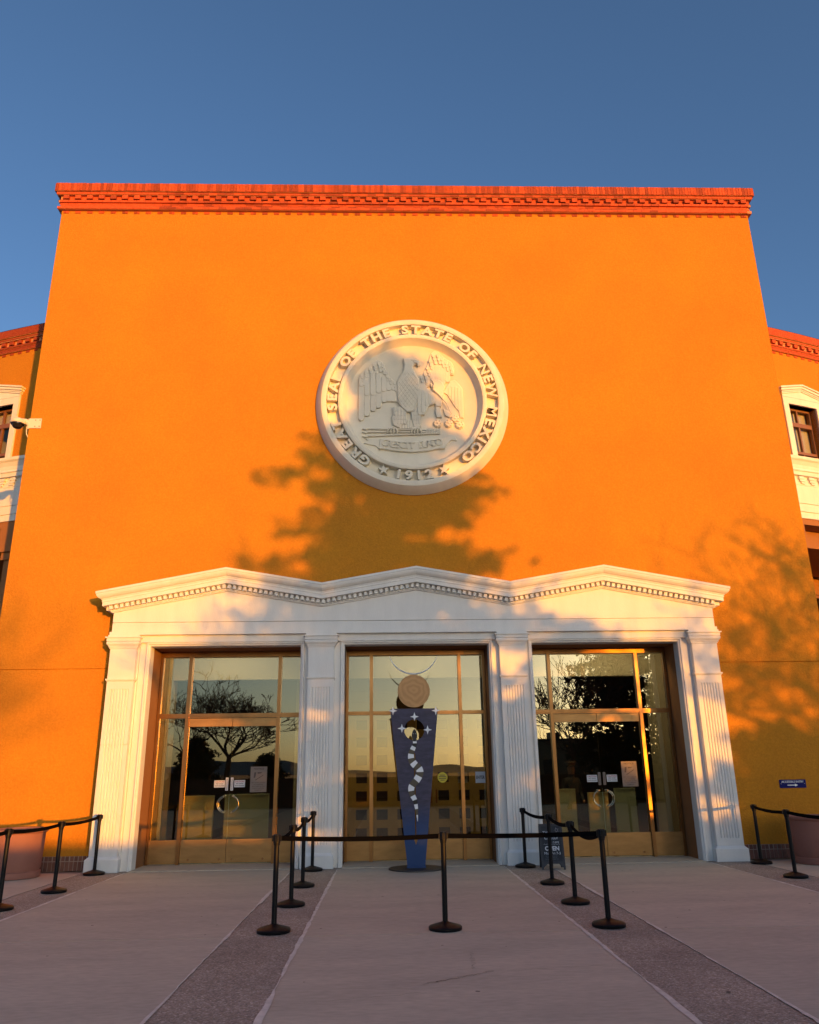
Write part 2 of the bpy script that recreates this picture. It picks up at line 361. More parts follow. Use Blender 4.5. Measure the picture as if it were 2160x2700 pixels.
# base bricks
b1 = brick_mesh('base_brick', .066, .02, .158, BRICKB); b2 = brick_mesh('base_brick', .062, .02, .078, BRICKB)
MB().box(-HW, -6.10, YW-.018, YW+.01, 0, .252).build('base_course_core', MORTARB, B); MB().box(6.10, HW, YW-.018, YW+.01, 0, .252).build('base_course_core', MORTARB, B)
for sg in (-1, 1):
    x = 6.145
    while x < HW:
        link('base_brick', b1, B, (sg*x, YW-.026+rr.uniform(-.002, .002), .082)); link('base_brick', b2, B, (sg*(x+rr.uniform(-.006, .006)), YW-.022, .212+rr.uniform(-.002, .002))); x += .078
# ------------------------------------------------------------------ curved wings
R0 = 34.; YC = 36.85
def W(s, z, p, sg):
    a = s/R0; r = R0+p; return (sg*r*sin(a), YC-r*cos(a), z)
def wbox(mb, sg, s0, s1, z0, z1, p0, p1, step=.5):
    n = max(1, int((s1-s0)/step)); rs = []
    for i in range(n+1):
        s = s0+(s1-s0)*i/n; rs.append([W(s, z0, p1, sg), W(s, z1, p1, sg), W(s, z1, p0, sg), W(s, z0, p0, sg)])
    mb.rings(rs)
def wprof(mb, sg, s0, s1, prof, step=.5):      # prof: list of (z, p) open profile closed at the wall
    n = max(1, int((s1-s0)/step)); rs = []
    for i in range(n+1):
        s = s0+(s1-s0)*i/n; rs.append([W(s, z, p, sg) for z, p in prof])
    mb.rings(rs)
S0, S1 = 8.2, 22.
for sg in (-1, 1):
    lab = 'left' if sg < 0 else 'right'
    w = MB(); wins = [11.82, 15.2, 18.6]; s = S0
    for c in wins:
        wbox(w, sg, s, c-.54, 9.88, 13.40, -.5, 0); wbox(w, sg, c-.54, c+.54, 11.66, 13.40, -.5, 0); s = c+.54
    wbox(w, sg, s, S1, 9.88, 13.40, -.5, 0)
    wing = w.build('wing_wall', STUCCO, B)
    rf = MB(); wbox(rf, sg, S0, S1, 13.95, 14.0, -8, -.02, 1); wbox(rf, sg, S0, S1, 0, 14, -8.3, -8, 1); rf.build('wing_roof', DARKMET, B)
    bc = MB()
    for z0, z1, p in ((13.81, 14.06, .13), (13.72, 13.81, .09), (13.57, 13.72, .02), (13.51, 13.57, .05), (13.40, 13.51, .02), (13.355, 13.42, .055)): wbox(bc, sg, S0, S1, z0, z1, -.3, p)
    bc.build('wing_cornice_core', MORTAR, B)
    cp = MB(); wbox(cp, sg, S0, S1, 14.062, 14.09, -.3, .12); cp.build('wing_coping', DARKMET, B)
    bb = MB(); s = S0+.05
    while s < S1: wbox(bb, sg, s-.033, s+.033, 13.822, 14.055, .12, .142); s += .073
    s = S0+.05; k = 0
    while s < S1:
        wbox(bb, sg, s-.066, s+.066, 13.59, 13.70, 0, .095)
        for q in (-.034, .034): wbox(bb, sg, s+q-.031, s+q+.031, 13.285, 13.352, 0, .016)
        s += .285
    for z, p, off in ((13.765, .102, 0), (13.54, .062, .1), (13.485, .032, 0), (13.43, .032, .1), (13.388, .066, .05)):
        s = S0+off
        while s < S1: wbox(bb, sg, s-.098, s+.098, z-.024, z+.024, 0, p); s += .205
    tag(bb.build('wing_cornice_bricks', BRICK, B), kind='stuff')
    # stone band
    bd = MB()
    wprof(bd, sg, S0, S1, [(8.15, -.5), (8.15, .02), (8.31, .02), (8.312, .005), (8.335, .005), (8.337, .04), (8.56, .04), (8.562, .02), (8.575, .02), (8.577, .05), (9.10, .05), (9.12, .06), (9.13, .06), (9.36, .07), (9.37, .16), (9.48, .17), (9.49, .20), (9.52, .20), (9.56, .17), (9.66, .19), (9.76, .25), (9.80, .30), (9.88, .31), (9.885, -.5)])
    bd.build('stone_band', STONE, B)
    br = MB(); s = S0+.12
    while s < S1:
        wbox(br, sg, s-.13, s+.05, 9.27, 9.345, .05, .14); wbox(br, sg, s-.09, s+.09, 9.20, 9.268, .05, .12); wbox(br, sg, s-.03, s+.11, 9.145, 9.198, .05, .10); s += .36
    tag(br.build('key_bracket', STONE, B), kind='stuff')
    # recessed ground storey under the band
    rc = MB(); wbox(rc, sg, S0, S1, 7.98, 8.15, -.5, -.02); wbox(rc, sg, S0, S1, 7.48, 7.55, -3.2, -.5)
    wbox(rc, sg, S0, S1, 7.55, 8.15, -.7, -.5); wbox(rc, sg, S0, S1, 7.45, 10, -3.4, -3.2)
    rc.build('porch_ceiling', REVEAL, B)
    bw = MB(); s = S0
    for c in (12.2, 15.4, 18.6): wbox(bw, sg, s, c-.9, 0, 7.5, -3.4, -3.0); wbox(bw, sg, c-.9, c+.9, 6.9, 7.5, -3.4, -3.0); s = c+.9
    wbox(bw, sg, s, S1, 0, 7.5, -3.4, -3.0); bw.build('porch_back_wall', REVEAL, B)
    for c in (12.2, 15.4, 18.6):
        f = MB(); wbox(f, sg, c-.9, c-.82, 0, 6.9, -3.3, -3.05); wbox(f, sg, c+.82, c+.9, 0, 6.9, -3.3, -3.05); wbox(f, sg, c-.82, c+.82, 6.8, 6.9, -3.3, -3.05); wbox(f, sg, c-.04, c+.04, 0, 6.8, -3.3, -3.1)
        fo = f.build('tall_window', WINFR, B); p = MB(); wbox(p, sg, c-.82, c+.82, 0, 6.8, -3.22, -3.2); p.build('pane', GLASS, fo); p = MB(); wbox(p, sg, c-.82, c+.82, 0, 6.8, -3.6, -3.5); p.build('dark_lining', DIM, fo)
    pl = MB()
    for c in (10.6, 14.0, 17.4):
        for z0, z1, h in ((0, .5, .42), (.5, 7.1, .32), (7.1, 7.3, .38), (7.3, 7.98, .45)): wbox(pl, sg, c-h, c+h, z0, z1, -.46, -.46+h*1.1)
    # windows with pedimented stone surround
    for c in wins:
        f = MB(); H = .73
        wbox(f, sg, c-H, c-.54, 9.88, 11.86, -.2, .05, .3); wbox(f, sg, c+.54, c+H, 9.88, 11.86, -.2, .05, .3); wbox(f, sg, c-.54, c+.54, 11.66, 11.86, -.2, .05, .3)
        wbox(f, sg, c-H, c+H, 11.845, 11.87, -.1, .035, .3)
        rs = []                                  # tympanum and raking cornice
        for sI, zt in ((c-H, 11.95), (c, 12.11), (c+H, 11.95)): rs.append([W(sI, 11.87, .05, sg), W(sI, zt, .05, sg), W(sI, zt, -.1, sg), W(sI, 11.87, -.1, sg)])
        f.rings(rs)
        for dz0, dz1, p, e in ((0, .035, .08, .03), (.037, .075, .10, .05), (.077, .14, .135, .085), (.142, .19, .17, .12)):
            rs = []
            for sI, zt in ((c-H-e, 11.95-.02), (c, 12.11), (c+H+e, 11.95-.02)): rs.append([W(sI, zt+dz0, p, sg), W(sI, zt+dz1, p, sg), W(sI, zt+dz1, -.1, sg), W(sI, zt+dz0, -.1, sg)])
            f.rings(rs)
        so = f.build('window_surround', STONE, B)
        k = MB(); a, b, z0, z1 = c-.54, c+.54, 9.90, 11.66; P0, P1 = -.28, -.2
        wbox(k, sg, a, a+.05, z0, z1, P0, P1); wbox(k, sg, b-.05, b, z0, z1, P0, P1); wbox(k, sg, a+.05, b-.05, z1-.06, z1, P0, P1); wbox(k, sg, a+.05, b-.05, z0, z0+.05, P0, P1)
        wbox(k, sg, a+.05, b-.05, 11.07, 11.20, P0, P1+.02); wbox(k, sg, a+.05, b-.05, 10.20, 10.28, P0, P1+.02)
        wbox(k, sg, c-.025, c+.025, z0+.05, 10.20, P0, P1); wbox(k, sg, c-.025, c+.025, 10.28, 11.07, P0, P1); wbox(k, sg, c-.025, c+.025, 11.20, z1-.06, P0, P1)
        fo = k.build('window_frame', WINFR, so)
        for zz0, zz1 in ((z0+.05, 10.20), (10.28, 11.07), (11.20, z1-.06)):
            for aa, bb_ in ((a+.05, c-.025), (c+.025, b-.05)):
                q = MB(); wbox(q, sg, aa, bb_, zz0, zz1, -.25, -.245); q.build('pane', WGLASS, so)
        q = MB(); wbox(q, sg, a+.03, b-.03, 10.24, z1, -.38, -.36); 
        if sg > 0: q.build('blind', BLIND, so)
        else:
            q2 = MB(); wbox(q2, sg, a+.03, b-.03, 11.15, z1, -.38, -.36); q2.build('blind', BLIND, so)
        q = MB(); wbox(q, sg, a-.2, b+.2, z0-.1, z1+.2, -1.5, -1.4); wbox(q, sg, a-.3, a-.05, z0-.1, z1+.2, -1.4, -.5); wbox(q, sg, b+.05, b+.3, z0-.1, z1+.2, -1.4, -.5)
        q.build('room_lining', INSTONE, so)
    pl.build('porch_column', REVEAL, B)
# ================================================================== PORTICO
PO = thing('entrance_portico', 'white stone triple entrance portico with three low gables and fluted pilasters', 'portico')
def zline(x):
    x = abs(x)
    if x <= 1.89: return 5.600-(.330)*x/1.89
    if x <= 3.815: return 5.270+.330*(x-1.89)/1.925
    return 5.600-.187*(x-3.815)
path = [-3.815, -1.89, 0, 1.89, 3.815]
prof = [(-.35, .0), (.30, 0), (.30, -.045), (.288, -.052), (.284, -.075), (.270, -.105), (.243, -.135), (.215, -.152), (.205, -.158), (.205, -.172), (.192, -.176), (.192, -.218), (.182, -.224), (.182, -.296), (.168, -.302), (.160, -.300), (.040, -.300), (.040, -.385), (.058, -.388), (.058, -.405), (.045, -.408), (.03, -.432), (.0, -.436), (-.35, -.436)]
XE = 6.045
def corn_ring(x, end=0, back=False):
    r = []
    for p, dz in prof:
        if end: xx = end*(XE+max(p, 0)); r.append((xx, YW if (back or p < 0) else -p, zline(min(abs(xx), 9))+dz))
        else: r.append((x, YW if p < 0 else -p, zline(x)+dz))
    return r
c = MB(); c.rings([corn_ring(0, -1, True), corn_ring(0, -1)]+[corn_ring(x) for x in path]+[corn_ring(0, 1), corn_ring(0, 1, True)], closed=True, cap0=False, cap1=False)
c.build('raking_cornice', STONE, PO)
ent = MB()
top = [(XE, zline(XE)-.42)]+[(x, zline(x)-.42) for x in path[::-1]]+[(-XE, zline(XE)-.42)]
ent.prism([(-XE, 4.556)]+[(XE, 4.556)]+top, 0, YW)
ent.box(-XE+.02, XE-.02, .035, YW, 4.544, 4.556); ent.box(-XE, XE, -.002, YW, 4.365, 4.544)
ent.box(-XE-.03, XE+.03, -.035, YW, 4.30, 4.362)
ent.build('entablature', STONE, PO)
ent2 = MB().box(-XE, XE, .05, YW, 4.16, 4.30).build('frieze_backing', STONE, PO)
dent = MB().box(-.031, .031, 0, .10, -.037, .037).mesh('dentil', STONE)
x = -XE-.03
while x < XE+.07:
    sl = (zline(x+.03)-zline(x-.03))/.06
    link('dentil', dent, PO, (x, -.130, zline(x)-.343), (0, -math.atan(sl), 0)); x += .1052
for sg in (-1, 1):
    for k in range(4): link('dentil', dent, PO, (sg*(XE+.130), -.04+k*.105, zline(XE+.1)-.343), (0, 0, sg*pi/2))
def sq_stack(mb, cx, hw, prof):
    rs = []
    for z, p in prof: rs.append([(cx-hw-p, -p, z), (cx+hw+p, -p, z), (cx+hw+p, .36, z), (cx-hw-p, .36, z)])
    mb.rings(rs)
for cx in (-5.785, -1.90, 1.90, 5.785):
    p = MB(); hw = .255
    sq_stack(p, cx, hw, [(0, .052), (.215, .052), (.22, .048), (.262, .002), (.27, 0), (.395, 0)])
    sq_stack(p, cx, hw, [(3.26, 0), (3.40, 0), (3.405, .008), (3.43, .026), (3.452, .026), (3.455, 0), (4.03, 0), (4.035, .014), (4.058, .014), (4.06, .026), (4.085, .034), (4.12, .062), (4.15, .068), (4.165, .058), (4.17, .045), (4.176, .066), (4.236, .068), (4.24, .092), (4.262, .092), (4.264, .05), (4.30, .05)])
    # fluted middle: front outline with seven grooves
    fx = [cx-.165+.055*i for i in range(7)]; out = [(cx-hw, .36), (cx-hw, 0)]
    for f in fx:
        for k in range(7):
            a = pi-pi*k/6; out.append((f+.0175*cos(a), .020*sin(a)))
    out += [(cx+hw, 0), (cx+hw, .36)]
    for z0, z1 in ((.40, .968), (.972, 2.218), (2.222, 3.25)): p.rings([[(a, b, z0) for a, b in out], [(a, b, z1) for a, b in out]])
    p.box(cx-hw+.008, cx+hw-.008, .028, .35, .41, 3.24)
    sq_stack(p, cx, hw, [(.395, 0), (.40, 0)]); sq_stack(p, cx, hw, [(3.25, 0), (3.26, 0)])
    p.build('fluted_pilaster', STONE, PO)
    if 0: pass
# moulded stone surrounds of the three openings
ops = [(-5.285, -2.315), (-1.445, 1.445), (2.315, 5.285)]
ZT = 4.09
for a, b in ops:
    s = MB(); pf = [(0, .37), (0, .12), (.012, .105), (.028, .10), (.032, .085), (.040, .075), (.062, .072), (.072, .080), (.076, .10), (.082, .12), (.205, .12), (.205, .37)]
    rs = [[(a-d, y, 0) for d, y in pf], [(a-d, y, ZT+d) for d, y in pf], [(b+d, y, ZT+d) for d, y in pf], [(b+d, y, 0) for d, y in pf]]
    s.rings(rs); s.build('stone_surround', STONE, PO)
for q0, q1 in ((-5.60, -5.50), (5.50, 5.60), (-2.1, -1.66), (1.66, 2.1)): MB().box(q0, q1, .128, .36, 0, 4.3).build('surround_backing', STONE, PO)
# fine joints across the stonework are real shadow gaps, thin dark strips standing 1 mm off
# ================================================================== GLAZED ENTRANCES
YG = 1.0
def handle_mesh(sg):
    mb = MB()
    for r, dy in ((.155, -.085), (.135, -.045)):
        pts = [(sg*(r*sin(t)), dy, r*cos(t)) for t in [radians(12+156*i/16) for i in range(17)]]; mb.tube(pts, .009, 8)
    for z in (.15, -.15): mb.lathe([(.016, -.10), (.018, -.09), (.018, -.004)], (sg*.03, 0, z), 12, 'y')
    return mb.mesh('handle', mat('polished_brass_handle' if sg > 0 else 'polished_brass_handle_2', (.55, .45, .28), .2, 1.), True)
HM = {sg: handle_mesh(sg) for sg in (-1, 1)}
boltm = MB().lathe([(.022, -.016), (.022, 0)], n=12, axis='y').mesh('floor_lock', BRONZE)
glz = [('leftmost glazed bronze entrance with a double door behind the left portico opening', -5.285, -2.315, -4.67, -2.823),
       ('middle glazed bronze entrance behind the blue sculpture with a gold lattice seen through it', -1.445, 1.445, -.925, .91),
       ('rightmost glazed bronze entrance behind the chalkboard sign with double door', 2.315, 5.285, 2.798, 4.652)]
def frame_bar(mb, x0, x1, z0, z1): mb.box(x0, x1, YG-.06, YG+.06, z0, z1)
ENTR = []
for gi, (lab, a, b, m0, m1) in enumerate(glz):
    E = thing('glazed_entrance', lab, 'entrance', ((a+b)/2, YG, 0), 'bronze glazed entrances of the portico'); ENTR.append(E)
    ox = -(a+b)/2
    def part(name, mb, m, par=E, smooth=False):
        mb.v = [(x+ox, y-YG, z) for x, y, z in mb.v]; return mb.build(name, m, par, smooth)
    part('header_beam', MB().box(a, b, YG-.07, YG+.07, 3.985, 4.095), BRONZE)
    ww = .034
    for x in (m0, m1): part('mullion', MB().box(x-ww, x+ww, YG-.075, YG+.07, .012, 3.985), BRONZE)
    for x0, x1 in ((a, a+.05), (b-.05, b)): part('side_post', MB().box(x0, x1, YG-.06, YG+.06, .012, 3.985), BRONZE)
    zt0, zt1 = (2.752, 2.84) if gi != 1 else (2.775, 2.845)
    kt = .455 if gi != 1 else .392
    for x0, x1 in ((a+.05, m0-ww), (m0+ww, m1-ww), (m1+ww, b-.05)):
        part('transom_bar', MB().box(x0, x1, YG-.06, YG+.05, zt0, zt1).box(x0, x1, YG-.072, YG-.06, zt0+.03, zt0+.06), BRONZE)
        part('transom_pane', MB().box(x0, x1, YG-.005, YG+.005, zt1, 3.985), GLASS)
    for x0, x1 in ((a+.05, m0-ww), (m1+ww, b-.05)):
        part('side_panel', MB().box(x0, x1, YG-.045, YG+.045, .03, kt), BRASSK)
        part('side_pane', MB().box(x0, x1, YG-.005, YG+.005, kt, zt0), GLASS)
    mid = (m0+m1)/2
    for sg, x0, x1 in ((-1, m0+ww+.004, mid-.005), (1, mid+.005, m1-ww-.004)):
        D = part('door', MB().box(x0, x1, YG-.035, YG+.035, .04, kt+.002), BRASSK)
        if gi != 1: part('door_rail', MB().box(x0, x1, YG-.04, YG+.035, 2.585, zt0-.008), BRASSK, D)
        part('door_pane', MB().box(x0, x1, YG-.006, YG+.006, kt+.002, 2.585 if gi != 1 else zt0-.006), GLASS, D)
        if gi != 1:
            h = link('handle', HM[sg], D, (mid+ox+sg*.055, -.0, 1.10))
            for q in (.12, .72): link('floor_lock', boltm, D, (mid+ox+sg*q, -.036, .10))
# signs stuck on the doors
def board(name, x0, x1, z0, z1, y, m, label, cat, group=None, t=.003):
    o = MB().box(-(x1-x0)/2, (x1-x0)/2, -t, 0, -(z1-z0)/2, (z1-z0)/2).build(name, m); o.location = ((x0+x1)/2, y, (z0+z1)/2); return tag(o, label, cat, group)
yS = YG-.010
for x0, x1, lab in ((-4.052, -3.840, 'white caution sticker left of the door gap, left entrance'), (-3.655, -3.443, 'white caution sticker right of the door gap, left entrance'),
                    (3.430, 3.640, 'white caution sticker left of the door gap, right entrance'), (3.835, 4.045, 'white caution sticker right of the door gap, right entrance')):
    o = board('caution_sticker', x0, x1, 1.412, 1.545, yS, PAPER, lab, 'sticker', 'caution stickers on the entrance doors')
    text('lettering', 'CAUTION!', .05, (0, -.0045, .040), INKR, o, fit=(.185, .030), off=.0008)
    text('lettering', 'WET SHOES', .05, (0, -.0045, .002), INK, o, fit=(.15, .020), off=.001); text('lettering', 'SLICK FLOORS', .05, (0, -.0045, -.036), INK, o, fit=(.185, .020), off=.001)
for x, lab in ((-3.80, 'narrow upright paper strip left of the gap, left double door'), (-3.70, 'narrow upright paper strip right of the gap, left double door'),
               (3.685, 'narrow upright paper strip left of the gap, right double door'), (3.785, 'narrow upright paper strip right of the gap, right double door')):
    o = board('paper_strip', x-.026, x+.026, 1.352, 1.596, yS, PAPERB if x > 0 else PAPER, lab, 'sticker', 'upright paper strips beside the door gaps')
    mk = MB(); r9 = random.Random(int(x*50)); z = -.11
    while z < .105: mk.box(-.006-r9.random()*.008, .006+r9.random()*.008, -.0045, -.0032, z, z+.007); z += .012
    mk.build('print', INKB, o)
for x0, x1, lab, pm in ((-3.34, -3.013, 'brown notice with crossed weapons on the left double door', PAPERB), (4.150, 4.466, 'faded brown notice on the right double door', PAPERB)):
    o = board('notice_sign', x0, x1, 1.315, 1.797, yS, pm, lab, 'sign', 'weapon notices on the doors')
    text('lettering', 'NOTICE', .06, (0, -.0045, .20), INKB, o, fit=(.20, .035), off=.0015)
    pic = MB(); pic.prism([(-.09, .13), (-.05, .135), (-.055, .09), (-.07, .03), (-.10, .03), (-.095, .08)], -.0045, -.003)
    pic.prism([(-.03, .135), (.07, .135), (.04, .11), (-.02, .105)], -.0045, -.003); pic.prism([(-.07, -.01), (.10, .09), (.09, .07), (-.06, -.02)], -.0045, -.003); pic.build('pictogram', INKB, o)
    for i, t in enumerate(('NO GUNS, KNIVES', 'OR WEAPONS', 'ALLOWED IN THE', 'STATE CAPITOL', 'COMPLEX')):
        text('lettering', t, .04, (0, -.0045, -.062-.036*i), INKB, o, fit=(.016*len(t)+.03, .018), off=.0006)
for x0, x1, lab in ((1.172, 1.372, 'white ENTER sign on the right side pane of the middle entrance'), (.835, 1.03, 'bluish reflection of the ENTER sign, built as a board behind the mullion of the middle entrance')):  # second board stands in for the sign's reflection in the glass
    o = board('enter_sign_and_reflection', x0, x1, 1.425, 1.64, YG-.010 if x0 > 1 else YG+.2, PAPER, lab, 'sign', 'ENTER signs in the middle entrance')
    text('lettering', 'ENTER', .06, (0, -.0045, 0), INK, o, fit=(.17, .062), off=.0012)
o = MB().lathe([(.10, -.003), (.10, 0)], n=32, axis='y').build('round_sticker', YELLOW); o.location = (.507, YG-.010, 1.54); tag(o, 'round yellow sticker on the middle entrance right of the sculpture', 'sticker')
text('lettering', 'EXIT ONLY', .04, (0, -.0045, 0), INK, o, fit=(.15, .03)) if 0 else None
mk = MB()
for z, w in ((.045, .05), (.015, .075), (-.018, .075), (-.05, .04)): mk.box(-w, w, -.0045, -.0032, z-.008, z+.006)
mk.build('print', INKB, o)
# ------------------------------------------------------------------ interior
IN = thing('entrance_lobby', 'dim entrance lobby seen through the bronze tinted glass', 'lobby')
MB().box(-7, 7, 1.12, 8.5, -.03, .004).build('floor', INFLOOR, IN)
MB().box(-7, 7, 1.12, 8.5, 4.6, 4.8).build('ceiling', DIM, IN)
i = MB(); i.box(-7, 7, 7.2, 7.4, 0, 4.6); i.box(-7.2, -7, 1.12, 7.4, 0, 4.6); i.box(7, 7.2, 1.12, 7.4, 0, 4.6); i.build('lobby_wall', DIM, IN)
i = MB()
for s in (-1, 1):
    i.box(min(s*1.75, s*2.25), max(s*1.75, s*2.25), 2.2, 5.2, 0, 4.6); i.box(min(s*5.45, s*6.2), max(s*5.45, s*6.2), 2.4, 3.0, 0, 4.6); i.box(min(s*1.9, s*2.75), max(s*1.9, s*2.75), 3.4, 3.6, 0, 4.6)
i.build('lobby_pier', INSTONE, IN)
MB().box(-6.9, 6.9, 2.6, 2.8, 3.7, 4.6).build('bulkhead', INSTONE, IN)
lobby_fill_m = bpy.data.materials.new('added_lobby_glow'); lobby_fill_m.use_nodes = True  # glowing panels added out of view to brighten the lobby and lattice
lobby_fill_m.node_tree.nodes['Principled BSDF'].inputs['Emission Color'].default_value = (1, .90, .66, 1); lobby_fill_m.node_tree.nodes['Principled BSDF'].inputs['Emission Strength'].default_value = 9.0
MB().box(-.9, .9, 1.5, 1.9, 4.55, 4.59).build('added_fill_panel', lobby_fill_m, IN)
for x in (-4.2, 4.2): MB().box(x-1.0, x+1.0, 1.2, 1.9, 4.55, 4.59).build('added_fill_panel', lobby_fill_m, IN)
lat = thing('lattice_doors', 'gold lattice inner doors behind the middle entrance glass', 'door', (0, 4.2, 0))
lm = MB()
for k in range(-4, 5):
    x = k*.49+.005
    if abs(x) > 1.8: continue
    MB().box(x-.115, x+.115, -.03, .03, 0, 3.0).build('lattice_stile', GOLDW, lat)
for r_ in range(8):
    z = .09+r_*.41; MB().box(-1.75, 1.75, -.022, .022, z-.09, z+.09).build('lattice_rail', GOLDW, lat)
MB().box(-1.75, 1.75, -.02, .05, 3.0, 4.1).box(-1.75, 1.75, -.06, -.02, 3.3, 3.36).box(-1.75, 1.75, -.06, -.02, 3.55, 3.6).build('lattice_header', mat('header_bronze', (.16, .13, .09), .6), lat)
MB().box(.42, .46, -.09, -.03, .95, 1.25).box(.54, .58, -.09, -.03, .95, 1.25).build('pull_handle', BRONZE, lat)
MB().box(-1.75, 1.75, .10, .12, 0, 3.0).build('backing_glass', DIM, lat)
for x0, x1, y, h, lab in ((-4.95, -4.25, 2.0, 1.22, 'pale green waist high panel, leftmost in the left entrance lobby'), (-4.02, -3.10, 2.0, 1.24, 'pale green waist high panel right of centre in the left lobby'),
                  (3.10, 3.45, 2.2, 1.24, 'pale green waist high panel in front of the guard'), (3.72, 4.15, 2.2, 1.16, 'pale green waist high panel in the middle of the right lobby'), (4.30, 4.75, 2.2, 1.24, 'pale green waist high panel, rightmost in the right lobby')):
    o = MB().box(x0, x1, y, y+.08, 0.02, h).box(x0, x1, y-.01, y+.09, h, h+.02).build('lobby_panel', GREENP); tag(o, lab, 'panel', 'waist high panels in the lobby')
# guard standing behind the panel: one skinned body
def person(loc):
    nodes = {'pelvis': ((0, 0, .98), (.15, .11)), 'waist': ((0, 0, 1.12), (.15, .105)), 'chest': ((0, 0, 1.34), (.18, .12)), 'neckb': ((0, 0, 1.47), (.10, .08)), 'neck': ((0, -.005, 1.54), (.058, .058)), 'headl': ((0, -.02, 1.60), (.075, .085)), 'head': ((0, -.015, 1.68), (.082, .098)), 'headt': ((0, -.01, 1.75), (.06, .07))}
    E = [('pelvis', 'waist'), ('waist', 'chest'), ('chest', 'neckb'), ('neckb', 'neck'), ('neck', 'headl'), ('headl', 'head'), ('head', 'headt')]
    for s, n in ((-1, 'l'), (1, 'r')):
        nodes['sh'+n] = ((s*.17, 0, 1.42), (.075, .075)); nodes['el'+n] = ((s*.26, .03, 1.14), (.05, .05)); nodes['wr'+n] = ((s*.20, -.14, .98), (.033, .033)); nodes['hd'+n] = ((s*.15, -.20, .96), (.038, .022))
        nodes['hip'+n] = ((s*.10, 0, .90), (.10, .10)); nodes['kn'+n] = ((s*.11, -.01, .50), (.065, .065)); nodes['an'+n] = ((s*.12, .02, .10), (.045, .045)); nodes['to'+n] = ((s*.14, -.15, .04), (.045, .035))
        E += [('chest', 'sh'+n), ('sh'+n, 'el'+n), ('el'+n, 'wr'+n), ('wr'+n, 'hd'+n), ('pelvis', 'hip'+n), ('hip'+n, 'kn'+n), ('kn'+n, 'an'+n), ('an'+n, 'to'+n)]
    ks = list(nodes); me = bpy.data.meshes.new('body'); me.from_pydata([nodes[k][0] for k in ks], [(ks.index(a), ks.index(b)) for a, b in E], [])
    o = bpy.data.objects.new('body', me); COL.objects.link(o); m = o.modifiers.new('s', 'SKIN'); sv = me.skin_vertices[0].data
    for k, n in enumerate(ks): sv[k].radius = nodes[n][1]
    sv[0].use_root = True; o.modifiers.new('d', 'SUBSURF').levels = 2
    bpy.context.view_layer.update(); dg = bpy.context.evaluated_depsgraph_get(); nm = bpy.data.meshes.new_from_object(o.evaluated_get(dg)); bpy.data.objects.remove(o)
    nm.materials.clear(); nm.materials.append(CLOTHD); nm.materials.append(SKIN)
    for f in nm.polygons:
        f.use_smooth = True; c = f.center
        if c.z > 1.55 or (c.y < -.15 and .9 < c.z < 1.05): f.material_index = 1
    t = thing('person', 'person in a dark uniform and flat cap standing behind the right glass door', 'person', loc, rz=radians(25))
    link('body', nm, t)
    cp = MB(); cp.lathe([(.095, 0), (.098, .04), (.135, .075), (.13, .10), (.02, .11)], (0, -.01, 1.72), 24); cp.prism([(-.075, 1.715), (.075, 1.715), (.06, 1.73), (-.06, 1.73)], -.17, -.07)
    cp.build('cap', CLOTHD, t, True)
    return t
person((3.50, 2.75, .004))
# ================================================================== SEAL
SX, SZ = 0., 9.5
SEAL = thing('state_seal', 'large round pale relief seal with an eagle on the orange wall', 'seal', (SX, YW, SZ))
def sl(mb):  # relative to wall plane
    return mb
ringp = [(2.155, 0), (2.165, -.02), (2.15, -.05), (2.10, -.16), (2.045, -.235), (2.03, -.255), (1.985, -.262), (1.93, -.262), (1.915, -.255), (1.908, -.12), (1.662, -.12), (1.655, -.26), (1.64, -.27), (1.59, -.27), (1.565, -.262), (1.475, -.06), (1.468, -.055)]
m_ = MB(); N_ = 128
rs = [[(r*cos(2*pi*i/N_), y, r*sin(2*pi*i/N_)) for i in range(N_)] for r, y in ringp]; m_.rings(rs, cap0=False, cap1=True)
m_.build('seal_ring', SEALM, SEAL, True)
def polar_letter(ch, ang, r, h, wd=None, ext=.067, m=SEALM, flip=False, y=-.186):
    me = text_mesh(ch, .3, ext, .003 if ch in 'MNW' else .011, m)
    xs = [v.co.x for v in me.vertices]; zs = [v.co.z for v in me.vertices]; cx = (min(xs)+max(xs))/2; cz = (min(zs)+max(zs))/2; s = h/.2075
    for v in me.vertices: v.co.x = (v.co.x-cx)*s*1.06; v.co.z = (v.co.z-cz)*(h/(max(zs)-min(zs)))
    a = radians(ang); o = link('letter', me, SEAL, (r*sin(a), y, r*cos(a)), (0, (a if not flip else a-pi), 0)); return o
widths = {' ': .11, 'I': .07, 'W': .24, 'M': .21, 'E': .145, 'L': .14, 'F': .14, 'T': .16, 'S': .155}
def ring_text(txt, a0, a1, r, h):
    ws = [widths.get(c, .18)+.035 for c in txt]; tot = sum(ws)-ws[0]/2-ws[-1]/2; pos = 0
    for i, c in enumerate(txt):
        if i: pos += (ws[i-1]+ws[i])/2
        if c != ' ': polar_letter(c, a0+(a1-a0)*pos/tot, r, h)
ring_text('GREAT SEAL OF THE STATE OF NEW MEXICO', 216.5-360, 138.5, 1.787, .218)
for ch, a in zip('1912', (190.5, 183.5, 176.5, 169.5)): polar_letter(ch, a, 1.787, .215, flip=True)
def star_pts(cx, cz, R, r, n=5, a0=pi/2): return [(cx+(R if k % 2 == 0 else r)*cos(a0+pi*k/n), cz+(R if k % 2 == 0 else r)*sin(a0+pi*k/n)) for k in range(2*n)]
for a in (201.5, 158.5):
    aa = radians(a); MB().prism(star_pts(1.78*sin(aa), 1.78*cos(aa), .125, .05), -.25, -.12).build('star', SEALM, SEAL)
